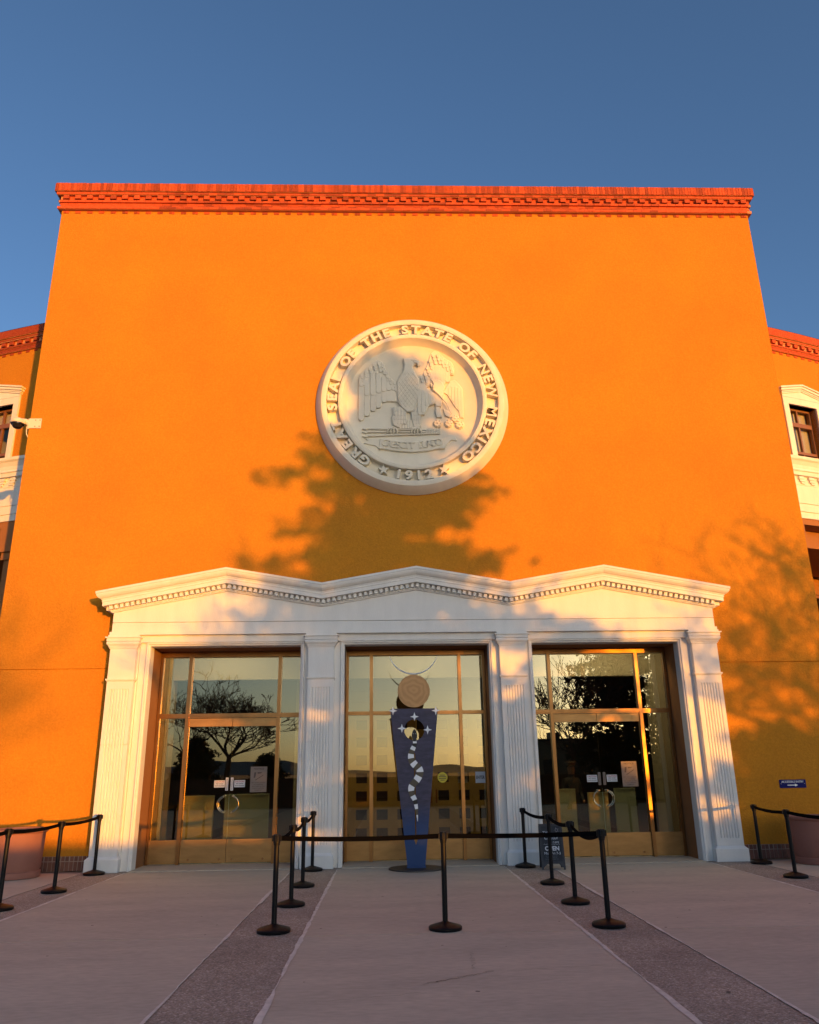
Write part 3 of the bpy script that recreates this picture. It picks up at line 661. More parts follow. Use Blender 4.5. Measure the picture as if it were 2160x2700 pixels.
EG = {
'body': [(-0.203,1.114),(0.002,1.114),(0.108,1.08),(0.188,1.023),(0.175,0.938),(0.135,0.911),(0.115,0.972),(0.045,0.945),(0.023,0.87),(0.072,0.736),(0.145,0.602),(0.171,0.402),(0.138,0.203),(0.103,-0.059),(0.012,-0.222),(-0.136,-0.238),(-0.253,-0.124),(-0.325,0.039),(-0.353,0.269),(-0.356,0.535),(-0.274,0.668),(-0.198,0.803),(-0.181,0.938)],
'wl': [(-0.321,0.518),(-0.425,0.568),(-0.514,0.668),(-0.603,0.87),(-0.678,1.056),(-0.783,1.1),(-0.903,1.038),(-1.053,0.869),(-1.187,0.701),(-1.207,0.535),(-1.21,0.138),(-1.201,-0.382),(-1.166,-0.44),(-1.101,-0.414),(-1.078,-0.318),(-0.961,-0.302),(-0.937,-0.188),(-0.843,-0.195),(-0.82,-0.124),(-0.71,-0.107),(-0.68,0.023),(-0.547,0.039),(-0.325,0.033)],
'wr': [(0.131,0.669),(0.237,0.736),(0.315,0.87),(0.38,1.074),(0.429,1.244),(0.506,1.32),(0.613,1.313),(0.76,1.142),(0.908,1.04),(0.951,0.939),(0.949,0.703),(0.868,0.719),(0.848,0.535),(0.742,0.502),(0.724,0.402),(0.531,0.468),(0.35,0.402),(0.141,0.402)],
'tl': [(-0.282,-0.075),(-0.12,-0.124),(-0.142,-0.287),(-0.212,-0.448),(-0.287,-0.624),(-0.448,-0.544),(-0.476,-0.351),(-0.401,-0.189)],
'tr': [(-0.052,-0.173),(0.118,-0.092),(0.159,-0.287),(0.177,-0.593),(0.035,-0.634),(-0.021,-0.448)],
'tail': [(-0.256,-0.416),(0.024,-0.416),(-0.009,-0.625),(-0.287,-0.615)],
'scroll': [(-0.727,-0.862),(-0.436,-0.91),(-0.057,-0.943),(0.322,-0.928),(0.645,-0.865),(0.698,-1.086),(0.317,-1.164),(-0.032,-1.194),(-0.379,-1.162),(-0.756,-1.098)],
'st1': [(-1.09,-0.972),(-0.994,-0.899),(-1.076,-0.849),(-0.712,-0.884),(-0.739,-1.108),(-0.843,-1.026)],
'st2': [(0.645,-0.871),(0.795,-0.754),(0.926,-0.786),(0.966,-0.913),(0.849,-0.897),(0.686,-1.074)],
'sb': [(0.473,0.535),(0.564,0.585),(0.653,0.552),(0.739,0.402),(0.71,0.203),(0.636,-0.092),(0.518,-0.092),(0.492,0.072),(0.497,0.269),(0.446,0.402)],
'swr': [(0.785,0.418),(0.864,0.562),(0.97,0.585),(1.071,0.468),(1.133,0.369),(1.139,0.006),(1.137,-0.369),(1.058,-0.359),(1.034,-0.19),(0.948,-0.092),(0.878,0.039),(0.793,0.203),(0.706,0.269)],
'swl': [(0.105,0.369),(0.172,0.468),(0.277,0.482),(0.349,0.335),(0.496,0.236),(0.513,-0.027),(0.37,-0.076),(0.262,-0.293),(0.129,-0.319),(0.096,-0.124)],
'sl1': [(0.518,-0.076),(0.63,-0.109),(0.644,-0.352),(0.535,-0.358),(0.5,-0.222)],
'sl2': [(0.688,-0.151),(0.782,-0.19),(0.874,-0.288),(0.821,-0.359),(0.719,-0.304)],
'snk': [(0.421,0.608),(0.486,0.452),(0.468,0.319),(0.613,0.17),(0.757,-0.027),(0.868,-0.288)],
'cact': [(0.552,-0.497),(0.796,-0.498),(1.043,-0.53),(0.947,-0.385)],
'prim': [(-1.151,0.701),(-1.145,-0.43),(-1.023,0.635),(-1.019,-0.324),(-0.879,0.601),(-0.878,-0.205),(-0.76,0.568),(-0.761,-0.124),(-0.628,0.535),(-0.63,0.017),(-0.527,0.535),(-0.529,0.039),(-0.425,0.535),(-0.429,0.033)],
'cov': [(-1.142,0.718),(-1.141,0.402),(-1.023,0.802),(-1.021,0.171),(-0.888,0.869),(-0.888,0.187),(-0.759,0.802),(-0.76,0.236),(-0.639,0.735),(-0.641,0.269),(-0.529,0.618),(-0.531,0.296),(-0.425,0.568),(-0.427,0.309)],
'primr': [(0.908,1.04),(0.898,0.702),(0.813,1.074),(0.796,0.518),(0.697,1.074),(0.68,0.435),(0.582,1.074),(0.568,0.485),(0.47,1.074),(0.456,0.468),(0.354,0.871),(0.345,0.435),(0.236,0.702),(0.231,0.418)],
'sprim': [(1.121,0.369),(1.096,-0.359),(1.057,0.402),(1.037,-0.19),(0.986,0.435),(0.969,-0.092),(0.914,0.435),(0.902,0.039),(0.844,0.402),(0.837,0.154)],
'sprl': [(0.155,0.369),(0.144,-0.303),(0.235,0.335),(0.224,-0.255),(0.318,0.269),(0.31,-0.092),(0.4,0.236),(0.394,-0.059),(0.471,0.203),(0.466,-0.027)]}
Y0 = -.056                                     # floor of the medallion
def relief(name, key, h, bev=.014, par=SEAL): return MB().prism(EG[key], Y0-h, Y0+.01, bev).build(name, SEALM, par)
def feather(mb, x, zt, zb, w, y, h=.016):
    n = 6; pts = [(x-w/2, zt), (x+w/2, zt)]+[(x+w/2*cos(pi*k/n), zb+w/2-w/2*sin(pi*k/n)) for k in range(n+1)]
    mb.prism(pts, y-h, y+.004, .007)
eg = relief('eagle', 'body', .085, .025)
relief('wing', 'wl', .035, .012, eg); relief('wing', 'wr', .035, .012, eg); relief('thigh', 'tl', .06, .02, eg); relief('thigh', 'tr', .06, .02, eg); relief('tail', 'tail', .03, .01, eg)
fm = MB()
def pairs(k): p = EG[k]; return [(p[i], p[i+1]) for i in range(0, len(p), 2)]
for i, (t, b) in enumerate(pairs('prim')): feather(fm, (t[0]+b[0])/2, t[1]-.12, b[1], .122, Y0-.035, .010+.001*(i % 2))
for i, (t, b) in enumerate(pairs('cov')): feather(fm, (t[0]+b[0])/2, t[1]-.08, b[1], .116, Y0-.048, .010+.001*(i % 2))
for i, (t, b) in enumerate(pairs('primr')): feather(fm, (t[0]+b[0])/2, t[1]-.15, b[1], .118, Y0-.035, .010+.001*(i % 2))
fr = random.Random(2)
for (xa, za), (xb, zb), nrow in (((-1.13, .74), (-.36, .36), 0),):
    pass
for key, x0, x1 in (('wl', -1.16, -.36), ('wr', .17, .92)):      # scalloped coverts under the wing's leading edge
    arcs = [(-.40, .555), (-.50, .64), (-.58, .80), (-.66, .98), (-.75, 1.04), (-.85, 1.0), (-.95, .91), (-1.04, .81), (-1.12, .70)] if x0 < 0 else [(.22, .68), (.30, .76), (.36, .92), (.42, 1.10), (.50, 1.24), (.60, 1.24), (.69, 1.15), (.78, 1.06), (.87, 1.0)]
    for row in range(3):
        for (ax, az) in arcs: feather(fm, ax+.02*row, az-.02-row*.085, az-.11-row*.085, .075, Y0-.060+.004*row, .010)
tag(fm.build('feather_relief', SEALM, eg), kind='stuff')
dg_ = MB()                                      # diamond netting on the breast
for k in range(-6, 9):
    for s in (-1, 1):
        pts = []
        for j in range(13):
            z = .75-j*.08; x = -.09+s*(.09*k-.04*j*1.35+.1); 
            lim = .12 if z > .6 else (.235 if z > .1 else .22+z*.5)
            if abs(x+.1) < lim and z > -.2: pts.append((x, Y0-.088, z))
        if len(pts) > 1: dg_.tube(pts, .006, 4)
dg_.build('breast_netting', SEALM, eg)
hd = MB(); hd.prism([(.03, 1.06), (.188, 1.035), (.178, .94), (.14, .905), (.12, .97), (.05, .985)], Y0-.10, Y0, .012); hd.lathe([(.018, 0), (.012, -.012), (.002, -.015)], (.0, Y0-.085, 1.06), 10, 'y'); hd.build('beak', SEALM, eg)
for cx, cz in ((-.44, -.66), (.09, -.67)):
    ft = MB()
    for a in (-.13, -.06, .01, .09): ft.tube([(cx, Y0-.05, cz+.06), (cx+a*.7, Y0-.075, cz+.02), (cx+a, Y0-.06, cz-.05), (cx+a*.95, Y0-.03, cz-.12)], [.028, .026, .02, .006], 6)
    ft.build('claw', SEALM, eg, True)
tf = MB()
for k, tz in enumerate((-.2, -.3, -.4, -.5)):
    for j in range(4): feather(tf, -.40+j*.075-.012*k*0, tz+.10, tz-.03, .07, Y0-.055, .01); 
    for j in range(3): feather(tf, .03+j*.06, tz+.10, tz-.03, .06, Y0-.055, .01)
for j in range(5): feather(tf, -.22+j*.055, -.42, -.62, .05, Y0-.028, .01)
tf.build('leg_feathers', SEALM, eg)
se = relief('small_eagle', 'sb', .06, .015); relief('wing', 'swr', .03, .01, se); relief('wing', 'swl', .075, .012, se); relief('leg', 'sl1', .05, .012, se); relief('leg', 'sl2', .05, .012, se)
f2 = MB()
for t, b in pairs('sprim'): feather(f2, (t[0]+b[0])/2, t[1]-.02, b[1], .062, Y0-.030, .010)
for t, b in pairs('sprl'): feather(f2, (t[0]+b[0])/2, t[1]-.02, b[1], .07, Y0-.075, .010)
tag(f2.build('feather_relief', SEALM, se), kind='stuff')
MB().prism([(.43, .53), (.40, .46), (.45, .36), (.49, .42), (.52, .5)], Y0-.07, Y0, .01).build('head', SEALM, se)
MB().tube([(x, Y0-.085, z) for x, z in EG['snk']], [.008, .02, .02, .018, .014, .006], 6).build('snake', SEALM, SEAL, True)
ca = MB()
for cx, cz in EG['cact']:
    ca.lathe([(.105, 0), (.10, -.03), (.07, -.055), (.02, -.06)], (cx, Y0, cz), 14, 'y')
    for k in range(7): a = k*2*pi/7; ca.lathe([(.018, -.03), (.02, -.07), (.004, -.075)], (cx+.07*cos(a), Y0, cz+.07*sin(a)), 6, 'y')
    ca.lathe([(.018, -.05), (.02, -.078), (.004, -.083)], (cx, Y0, cz), 6, 'y')
ca.build('cactus', SEALM, SEAL)
ar = MB()
for z0, z1 in ((-.62, -.665), (-.80, -.735), (-.70, -.705)):
    ar.tube([(-1.05, Y0-.03, z0), (.60, Y0-.03, z1)], .018, 6); ar.prism([(-1.13, z0-.01), (-1.03, z0+.035), (-.97, z0), (-1.03, z0-.035)], Y0-.045, Y0, .008)
    for k in range(6): ar.prism([(.28+k*.055, z1), (.31+k*.055, z1+.05), (.335+k*.055, z1+.05), (.31+k*.055, z1)], Y0-.05, Y0)
ar.build('arrow_bundle', SEALM, SEAL)
sc = relief('motto_scroll', 'scroll', .055, .012); relief('scroll_end', 'st1', .03, .01, sc); relief('scroll_end', 'st2', .03, .01, sc)
MB().tube([(-.735, Y0-.05, -1.10), (-.70, Y0-.05, -1.10)], .03, 8).box(.62, .69, Y0-.07, Y0, -1.11, -1.05).build('scroll_curl', SEALM, sc)
wds = 'CRESCIT EUNDO'; 
for i, ch in enumerate(wds):
    if ch == ' ': continue
    t = (i-6)/6; x = -.03+.60*t; z = -1.055+.065*t*t+(.015 if t > 0 else 0)*t
    me = text_mesh(ch, .225, .018, .002, SEALM); o = link('letter', me, sc, (x, Y0-.062, z-.06), (0, -.12*t, 0))
# ================================================================== SIGN ON THE WALL
o = MB().box(-.262, .262, -.006, 0, -.077, .077).build('accessible_entry_sign', SIGNB); o.location = (7.306, YW-.004, 1.333)
tag(o, 'small blue ACCESSIBLE ENTRY sign with a white arrow on the wall', 'sign')
text('lettering', 'ACCESSIBLE ENTRY', .05, (0, -.0075, .036), SIGNW, o, fit=(.44, .038), off=.0006)
MB().box(-.11, .04, -.009, -.006, -.035, -.017).prism([(.04, .0), (.04, -.052), (.10, -.026)], -.009, -.006).build('arrow', SIGNW, o)
MB().lathe([(.006, -.010), (.006, -.006)], (-.235, 0, 0), 8, 'y').lathe([(.006, -.010), (.006, -.006)], (.235, 0, 0), 8, 'y').build('screw', STEEL, o)
# ================================================================== SECURITY CAMERA
cmt = thing('security_camera', 'cream dome security camera on a corner bracket at the left wall edge', 'camera', (-8.44, .34, 9.05))
MB().box(.0, .255, -.012, .008, -.115, .115).box(-.03, .0, -.012, .12, -.13, .11).build('bracket_plate', CAMW, cmt)
for x in (.13, .225):
    for z in (-.075, .075): MB().lathe([(.012, -.018), (.012, -.012)], (x, 0, z), 8, 'y').build('bolt', WINFR, cmt)
MB().tube([(-.02, .05, .0), (-.10, .03, .07), (-.22, .0, .08)], [.07, .055, .05], 12).build('arm', CAMW, cmt, True)
MB().lathe([(.02, .11), (.10, .10), (.145, .06), (.155, .02), (.155, -.005)], (-.25, -.02, -.0), 28).build('hood', CAMW, cmt, True)
MB().lathe([(.14, -.006), (.135, -.04), (.11, -.05), (.105, -.075), (.08, -.11), (.04, -.13), (.005, -.135)], (-.25, -.02, 0), 28).build('dome', CAMD, cmt, True)
MB().lathe([(.150, -.006), (.150, -.018), (.142, -.018), (.142, -.006)], (-.25, -.02, 0), 28).build('trim_ring', CAMW, cmt, True)
MB().tube([(-.06, .03, -.06), (-.06, .03, -.15), (-.05, .04, -.24), (-.02, .06, -.30), (0, .08, -.33)], .012, 8).build('cable', CAMW, cmt, True)
# ================================================================== SCULPTURE
SCU = thing('snake_sculpture', 'tall tapered blue metal sculpture with striped snake, copper disc and crescent', 'sculpture', (-.09, -.33, 0))
MB().lathe([(.50, 0), (.50, .006), (.495, .02), (.02, .02)], (-.0, .0, .004), 48).build('base_disc', DARKMET, SCU, True)
def curve_plate(name, loops, thick, m, parent, y):
    cu = bpy.data.curves.new(name, 'CURVE'); cu.dimensions = '2D'; cu.fill_mode = 'BOTH'; cu.extrude = thick/2
    for lp in loops:
        sp = cu.splines.new('POLY'); sp.points.add(len(lp)-1); sp.use_cyclic_u = True
        for k, (a, b) in enumerate(lp): sp.points[k].co = (a, b, 0, 1)
    o = bpy.data.objects.new(name, cu); COL.objects.link(o); bpy.context.view_layer.update()
    me = bpy.data.meshes.new_from_object(o.evaluated_get(bpy.context.evaluated_depsgraph_get())); bpy.data.objects.remove(o)
    for v in me.vertices: v.co = Vector((v.co.x, y-v.co.z, v.co.y))
    me.materials.clear(); me.materials.append(m); return link(name, me, parent)
def hwz(z): return .158+(.452-.158)*(z-.02)/(2.79-.02)
zc = .80
circ = [(.191*cos(2*pi*k/40), 2.405+.191*sin(2*pi*k/40)) for k in range(40)]
snake_c = [(0, 2.21), (.004, 2.14), (-.035, 2.06), (-.068, 1.966), (-.06, 1.862), (.0, 1.779), (.078, 1.705), (.088, 1.615), (.03, 1.512), (-.068, 1.392), (-.062, 1.271), (-.012, 1.169), (.010, 1.069), (.025, .949), (.036, .80)]
slot = [(-.010, 1.98), (.010, 1.99), (.012, 1.9), (.008, 1.75), (.008, 1.2), (.010, .50), (.034, .50), (.0, .40), (-.034, .50), (-.012, .50), (-.014, 1.2), (-.012, 1.75), (-.014, 1.9)]
slotu = [(x, z) for x, z in slot if z >= zc]
topz = 2.795
corner = [(hwz(topz)-.02, topz), (hwz(topz)-.004, topz-.012), (hwz(topz)-.002, topz-.03)]
up = [(-hwz(zc), zc), (-.012, zc), (-.014, 1.2), (-.012, 1.75), (-.014, 1.9), (-.010, 1.98), (.010, 1.99), (.012, 1.9), (.008, 1.75), (.008, 1.2), (.009, zc), (hwz(zc), zc)]+[(x, z) for x, z in reversed(corner)]+[(-x, z) for x, z in corner]
dn = [(-hwz(.02), .022), (hwz(.02), .022), (hwz(zc), zc), (.009, zc), (.010, .50), (.034, .50), (0, .40), (-.034, .50), (-.012, .50), (-.012, zc), (-hwz(zc), zc)]
bd = curve_plate('blue_board', [up, circ], .022, BLUEP, SCU, 0); curve_plate('board_foot', [dn], .022, BLUEB, SCU, 0)
MB().box(-.17, .17, -.05, .05, .024, .045).build('foot_plate', BLUEB, SCU)
MB().lathe([(.305, -.008), (.308, 0), (.305, .008)], (0, 0, 0), 64, 'y').build('copper_disc', COPPER, SCU, True).location = (0, 0, 3.122)
rr_ = .482; pts = []; rad = []
for k in range(33):
    t = -1+2*k/32; a = t*radians(73); pts.append((rr_*sin(a), 0, 3.927-rr_*cos(a))); rad.append(.004+.010*(1-t*t))
MB().tube(pts, rad, 8).build('crescent', STEEL, SCU, True)
def star4(cx, cz, R=.084): 
    p = []
    for k in range(8):
        a = pi/2+k*pi/4; r = R if k % 2 == 0 else R*.34; p.append((cx+r*cos(a), cz+r*sin(a)))
    return p
for x, z in ((-.400, 2.757), (.412, 2.752), (.006, 2.645), (-.235, 2.433), (.250, 2.402)): MB().prism(star4(x, z), -.026, -.014, .004).build('star', STEEL if 0 else WHITEP, SCU)
# snake: striped ribbon
segs = 17; fine = []
P = [Vector(p) for p in snake_c]
def cr(t):
    n = len(P)-1; f = t*n; i = min(int(f), n-1); u = f-i; p0 = P[max(i-1, 0)]; p1 = P[i]; p2 = P[i+1]; p3 = P[min(i+2, n)]
    return .5*((2*p1)+(-p0+p2)*u+(2*p0-5*p1+4*p2-p3)*u*u+(-p0+3*p1-3*p2+p3)*u**3)
def wd(t): return .030+.034*min(1, t*3.2)-.052*max(0, (t-.55)/.45)**1.3 if t < .93 else max(.002, .0185*(1-(t-.93)/.07*.9))
snm = [WHITEP, BLKP, WHITEP, BROWNP, WHITEP, BROWNP, WHITEP, BROWNP, WHITEP, BROWNP, WHITEP, BROWNP, WHITEP, BROWNP, WHITEP, BLKP, WHITEP, BROWNP, WHITEP]
bnd = [k/19 for k in range(20)]
for k in range(19):
    t0, t1 = bnd[k], bnd[k+1]; L = []; R = []
    for j in range(7):
        t = t0+(t1-t0)*j/6; p = cr(t); d = (cr(min(t+.01, 1))-cr(max(t-.01, 0))).normalized(); nn = Vector((d.y, -d.x)); w = max(.004, wd(t)*1.0)
        L.append(tuple(p+nn*w)); R.append(tuple(p-nn*w))
    MB().prism(L+R[::-1], -.030, -.0125).build('snake_band', snm[k], SCU)
hp = [(-.012, 2.415), (.012, 2.415), (.035, 2.37), (.049, 2.32), (.050, 2.28), (.036, 2.235), (.026, 2.195), (-.026, 2.195), (-.036, 2.235), (-.050, 2.28), (-.049, 2.32), (-.035, 2.37)]
sh = MB().prism(hp, -.034, -.0125, .006).build('snake_head', BLKP, SCU)
for x in (-.022, .022): MB().lathe([(.005, -.038), (.005, -.034)], (x, 0, 2.335), 8, 'y').build('eye', WHITEP, sh)
# ================================================================== SANDWICH BOARD
SB = thing('chalkboard_sign', 'black folding chalkboard sign chalked with OPEN beside the third pilaster', 'sign', (2.30, -.64, 0), rz=radians(-4))
H_ = .75; tl = radians(13)
def leaf(sgn):
    t = MB(); w = .205; f = .035
    # board outline in xz then tilted about the top edge
    t.box(-w, -w+f, -.010, .010, -H_, 0); t.box(w-f, w, -.010, .010, -H_, 0); t.box(-w+f, w-f, -.010, .010, -f, 0); t.box(-w+f, w-f, -.010, .010, -.655, -.615)
    t.prism([(-w+f, -.655), (-w+f+.07, -.655), (-w+f+.03, -.69), (-w+f, -.72)], -.009, .009); t.prism([(w-f, -.655), (w-f-.07, -.655), (w-f-.03, -.69), (w-f, -.72)], -.009, .009)
    o = t.build('leaf_frame', SANDF, SB); o.location = (0, sgn*.012, .735); o.rotation_euler = (-sgn*-tl, 0, 0)
    b = MB().box(-w+f, w-f, -.003, .006, -.615, -f).build('board_face', CHALKB, o)
    return o
lf = leaf(-1); lb = leaf(1)
def ct(txt, x, z, w, h, m=CHALK, sh=0, off=.0): text('chalk_writing', txt, .08, (x, -.0050, z), m, lf, fit=(w, h), shear=sh, off=off)
ct('THE', -.085, -.145, .12, .05); ct('Capitol', .0, -.235, .24, .085, sh=.3); ct('CAFE', .075, -.305, .11, .03)
ct('OPEN', .0, -.405, .25, .075, off=.003); ct('Mon-Fri 7-3', .0, -.485, .28, .042)
for z, w in ((-.53, .2), (-.555, .18), (-.58, .22)): ct('~ ~~ ~ ~~~ ~', -.02, z, w, .010, CHALKF)
ws = [(-.14+.28*k/40, -.0055, -.338+.005*sin(k*.9)) for k in range(41)]; MB().tube(ws, .0016, 4).build('chalk_line', CHALK, lf)
stp = star_pts(.105, -.105, .042, .017, 5, pi/2+.3); MB().tube([(x, -.0055, z) for x, z in stp+stp[:1]], .0016, 4).build('chalk_star', CHALK, lf)
# ================================================================== PLANTERS
def planter(x, y, label):
    t = thing('round_planter', label, 'planter', (x, y, 0), 'round planters by the wall')
    MB().lathe([(.40, .0), (.425, .01), (.43, .05), (.428, .105), (.405, .115), (.405, .13), (.425, .16), (.435, .45), (.445, .70), (.448, .725), (.47, .735), (.485, .755), (.485, .785), (.47, .80), (.43, .80), (.41, .78), (.40, .70), (.02, .70)], n=56).build('pot', TERRA, t, True)
    MB().lathe([(.398, .0), (.398, .02), (.2, .03), (.01, .03)], (0, 0, .69), 40).build('soil', SOIL, t); return t
planter(-7.12, -.52, 'left terracotta coloured round planter half in sun against the orange wall')
planter(7.16, -.52, 'right terracotta coloured round planter in shade below the blue sign')
# ================================================================== STANCHIONS
pmesh = MB().lathe([(.030, .03), (.030, .91)], n=20).mesh('post', BLACKP, True)
hmesh = MB().lathe([(.034, .885), (.036, .89), (.036, .905), (.041, .91), (.041, .995), (.038, 1.0), (.005, 1.0)], n=24)
for a in range(4): 
    c_, s_ = cos(a*pi/2), sin(a*pi/2); x, y = .043*c_, .043*s_; hmesh.box(x-.012-.004*abs(s_), x+.012+.004*abs(s_), y-.012-.004*abs(c_), y+.012+.004*abs(c_), .925, .99)
hmesh = hmesh.mesh('post_head', BLACKP, True)
bmesh_ = MB().lathe([(.180, 0), (.185, .008), (.185, .030), (.176, .040), (.10, .062), (.045, .078), (.034, .085)], n=40).mesh('base', BLACKP, True)
def stanchion(x, y, label, to=None, sag=.04):
    t = thing('barrier_post', label, 'barrier post', (x, y, 0), 'black belt barrier posts'); t.rotation_euler.z = random.uniform(-.1, .1)
    link('post', pmesh, t); link('post_head', hmesh, t); link('base', bmesh_, t)
    if to:
        bpy.context.view_layer.update(); rz = t.rotation_euler.z
        d = Vector((to[0]-x, to[1]-y)); Ln = d.length; u = d/Ln; nrm = Vector((-u.y, u.x)); rs = []
        for k in range(21):
            f = .045/Ln+(1-.09/Ln)*k/20; c0 = u*(Ln*f); z = .957-sag*4*f*(1-f)
            ring = []
            for dn_, dz in ((-.0012, -.0255), (.0012, -.0255), (.0012, .0255), (-.0012, .0255)):
                q = c0+nrm*(dn_+dz*.12*sin(pi*f)); ring.append((q.x*cos(-rz)-q.y*sin(-rz), q.x*sin(-rz)+q.y*cos(-rz), z+dz))
            rs.append(ring)
        MB().rings(rs).build('belt', BELT, t)
    return t
A = [(-1.86, -5.97), (-1.88, -4.17), (-1.915, -2.34), (-1.955, -.27)]; Bp = (.03, -6.02); Cc = [(1.845, -6.02), (1.84, -4.42), (1.91, -2.56), (1.876, -.31)]
Lp = [(-5.815, -.27), (-5.65, -2.45), (-5.735, -4.05), (-5.75, -6.1)]; Dp = [(6.13, -.42), (5.80, -2.33), (5.78, -4.3)]
stanchion(*A[0], 'front left barrier post, where the front belt meets the left row', A[1], .05)
stanchion(*A[1], 'barrier post second from the front in the row left of the sculpture', A[2], .07)
stanchion(*A[2], 'barrier post third from the front in the row left of the sculpture', A[3], .06)
stanchion(*A[3], 'hindmost barrier post, close against the second pilaster from the left')
stanchion(*Bp, 'front middle barrier post standing nearly before the sculpture', A[0], .02)
stanchion(*Cc[0], 'front right barrier post, where the front belt meets the right row', Bp, .012)
stanchion(*Cc[1], 'barrier post second from the front in the row beside the chalkboard sign', Cc[0], .10)
stanchion(*Cc[2], 'barrier post overlapping the chalkboard sign', Cc[1], .05)
stanchion(*Cc[3], 'hindmost barrier post, against the pilaster left of the chalkboard sign', Cc[2], .05)
stanchion(*Lp[0], 'barrier post at the foot of the leftmost sunlit pilaster', Lp[1], .03)
stanchion(*Lp[1], 'barrier post in front of the brick base beside the left planter', Lp[2], .03)
stanchion(*Lp[2], 'barrier post at the left picture edge in front of the left planter', Lp[3], .03)
stanchion(*Lp[3], 'barrier post just outside the left picture edge')
stanchion(*Dp[0], 'barrier post by the foot of the rightmost pilaster', Dp[1], .03)
stanchion(*Dp[1], 'barrier post in front of the right planter', Dp[2], .03)
stanchion(*Dp[2], 'barrier post just outside the right picture edge')
# ================================================================== BEHIND THE CAMERA (seen in the glass, and casting the evening shadows)
DWALL = mat('dark_garden_stone', (.10, .075, .055), .9, var=.3, vscale=2, bump=.4)
def wallblock(name, x0, x1, y0, y1, h, label):
    o = MB().box(x0, x1, y0, y1, -.05, h).box(x0-.04, x1+.04, y0-.04, y1+.04, h, h+.08).build(name, DWALL); return tag(o, label, 'wall', 'low walls across the plaza')
wallblock('garden_wall', -30, 17.4, -27.4, -27.0, 1.34, 'long low stucco wall across the plaza behind the viewer')
wallblock('garden_wall', 17.5, 60, -27.4, -27.0, 1.05, 'lower stucco wall to the right of the long plaza wall')
def conifer(x, y, h, rb, zb, label, seed, dens=1.0, k=.45):
    r = random.Random(seed); t = thing('evergreen_tree', label, 'tree', (x, y, -.05), 'trees across the plaza')
    MB().tube([(0, 0, 0), (.05, 0, h*.4), (0, .05, h*.97)], [.2, .13, .02], 8).build('trunk', BARK, t, True)
    mb = MB(); br = MB(); nb = int(150*dens)
    for i in range(nb):
        f = (i+.5)/nb; z = zb+(h-zb)*f; R = rb*((1-f)**k)*r.uniform(.55, 1.12); a = i*2.399+r.uniform(-.3, .3)
        droop = r.uniform(-.30, .30); tip = Vector((R*cos(a), R*sin(a), z+R*droop)); st = Vector((0, 0, z)); br.tube([tuple(st), tuple((st+tip)/2+Vector((0, 0, .06*R))), tuple(tip)], [.035, .022, .008], 4)
        ncl = int(5+R*8)
        for j in range(ncl):
            u = r.uniform(.12, 1.03); c = st.lerp(tip, u)+Vector((r.gauss(0, .06+.045*R), r.gauss(0, .06+.045*R), r.gauss(0, .17)))
            for _ in range(11):
                q = c+Vector((r.gauss(0, .085), r.gauss(0, .085), r.gauss(0, .065))); d = Vector((r.gauss(0, 1), r.gauss(0, 1), r.gauss(0, .7))).normalized(); e = d.cross(Vector((r.gauss(0, 1), r.gauss(0, 1), r.gauss(0, 1)))).normalized()
                l = r.uniform(.06, .15); w = l*.45; mb.add([q-d*l, q+e*w, q+d*l, q-e*w], [(0, 1, 2, 3)])
    br.build('branches', BARK, t); mb.build('crown', NEEDLE, t, fix=False); return t
def bare_tree(x, y, h, label, seed, spread=.55, th=.18, depth=6, lean=(0, 0), fork=.32, ratio=.74):
    r = random.Random(seed); t = thing('bare_tree', label, 'tree', (x, y, -.05), 'trees across the plaza'); tr = MB(); mb = MB()
    def grow(p, d, L, rad, lev):
        pts = [p]; q = p; dd = d.copy(); n = 5
        for i in range(n):
            k = .05 if lev == 0 else .17
            dd = (dd+Vector((r.gauss(0, k), r.gauss(0, k), r.gauss(0, .08)+(.05 if lev > 1 else 0)))).normalized(); q = q+dd*L/n; pts.append(q)
        rads = [max(rad*(1-.42*i/n), .015) for i in range(n+1)]
        (tr if lev == 0 else mb).tube([tuple(v) for v in pts], rads, 8 if lev == 0 else (5 if lev < 3 else 3), cap=False)
        if lev >= depth: return
        nch = 5 if lev == 0 else (4 if lev < 3 else r.choice((2, 3, 3)))
        a0 = r.uniform(0, 6.28)
        for k in range(nch):
            base = pts[-1] if k < 2 or lev == 0 else pts[r.choice((2, 3, 4))]
            a = a0+k*2*pi/nch+r.uniform(-.5, .5); ref = Vector((cos(a), sin(a), 0)); sd = (ref-ref.dot(dd)*dd)
            if sd.length < .1: sd = Vector((0, 0, 1))-dd*dd.z
            sd.normalize(); nd_ = (dd+sd*r.uniform(spread*.6, spread*1.5)).normalized()
            if nd_.z < -.15: nd_.z = abs(nd_.z)*.3; nd_.normalize()
            grow(base, nd_, L*r.uniform(ratio-.14, ratio+.14), rads[-1]*r.uniform(.5, .8), lev+1)
    grow(Vector((0, 0, 0)), Vector((lean[0], lean[1], 1)).normalized(), h*fork, th, 0)
    tr.build('trunk', BARK, t); mb.build('twigs', BARK, t, fix=False); return t
D_ = 22.
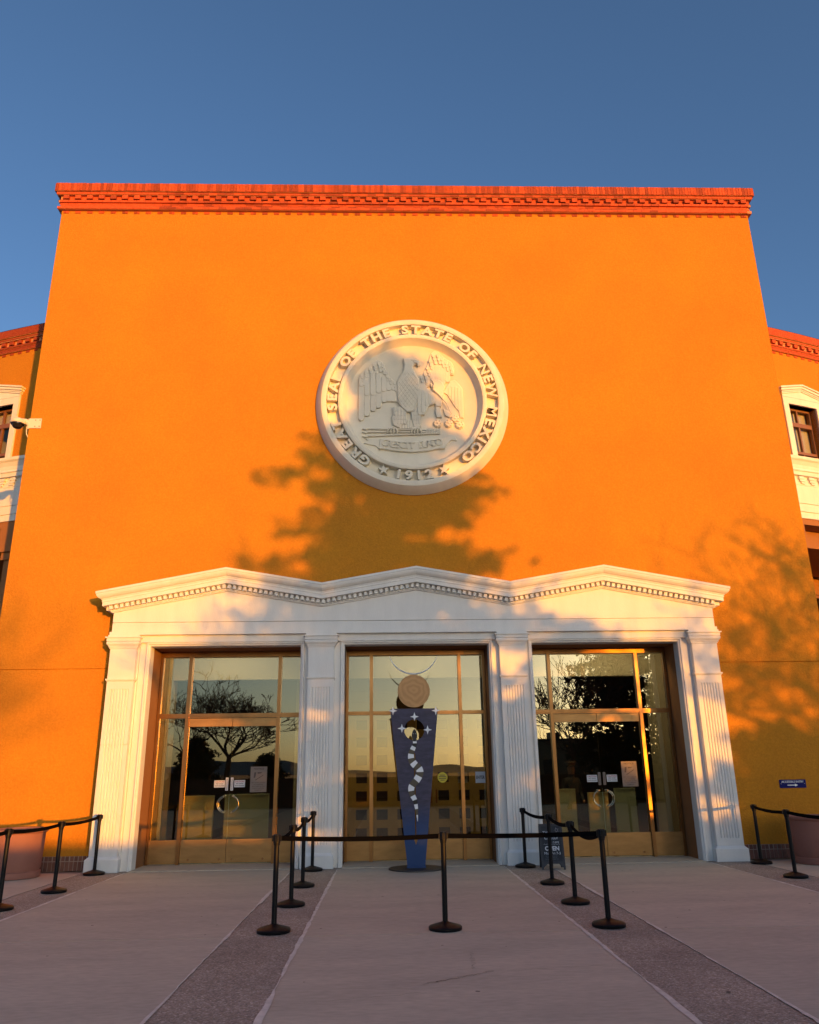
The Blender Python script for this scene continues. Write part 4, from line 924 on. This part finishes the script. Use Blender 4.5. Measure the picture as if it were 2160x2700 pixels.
conifer(11.0, -21.6, 11.5, 3.6, 1.3, 'tall dark evergreen tree mirrored in the right entrance glass', 11, 1.1, .50)
bare_tree(-8.7, -24, 7.0, 'spreading leafless tree mirrored in the left entrance glass', 4, .85, .20, 6, (0, 0), .36, .66)
bare_tree(-14.5, -40, 9, 'distant leafless tree left of the spreading one', 9, .7, .16, 5)
bare_tree(7.4, -19, 6.6, 'slender leafless tree beside the tall evergreen', 21, .5, .10, 5, (.12, 0), .34)
bare_tree(19.2, -17.5, 7.0, 'leafless tree right of the tall evergreen whose shadow falls on the right wall', 15, .85, .24, 6, (-.45, 0), .37, .72)
bare_tree(13.8, -42, 8.0, 'far leafless tree whose faint shadow falls on the left wall', 33, .8, .12, 4)
conifer(18.0, -20.0, 3.0, 3.0, .0, 'squat evergreen at the far right across the plaza', 5, .6, .35)
conifer(14.3, -20.8, 5.2, 2.5, .0, 'squat evergreen between the tall evergreen and the far right one', 6, .5, .35)
conifer(-13.2, -37, 3.9, 2.0, .2, 'dense evergreen behind the spreading leafless tree', 8, .8, .4)
conifer(-9.2, -42, 2.9, 1.8, .2, 'low evergreen right behind the spreading leafless tree', 18, .6, .4)
# far buildings and hills
fb = thing('far_building', 'low flat roofed building far across the street', 'building', (14, -66, 0))
MB().box(-3, 8, -6, 6, -.05, 4.3).build('wall', FARB, fb); MB().box(-3.15, 8.15, -6.15, 6.15, 4.3, 4.5).build('roof', DARKMET, fb); MB().box(2, 3, -1, 1, 4.5, 5.3).build('vent', DARKMET, fb)
for k in range(4): MB().box(-2.4+k*2.6, -1.0+k*2.6, 6.0, 6.04, 1.0, 2.6).build('window', FARW, fb)
hl = MB(); nH = 160; top = []; bot = []
for i in range(nH+1):
    a = pi+pi*i/nH; x = 2300*cos(a); y = 2300*sin(a); hh = 22+14*sin(i*.21)+9*sin(i*.53+1)+5*sin(i*1.3)
    top.append((x, y, hh)); bot.append((x*.9, y*.9, -.5))
n = nH+1; hl.add(bot+top, [(i, i+1, n+i+1, n+i) for i in range(nH)])
tag(hl.build('hills', HILLM, fix=False), kind='structure')
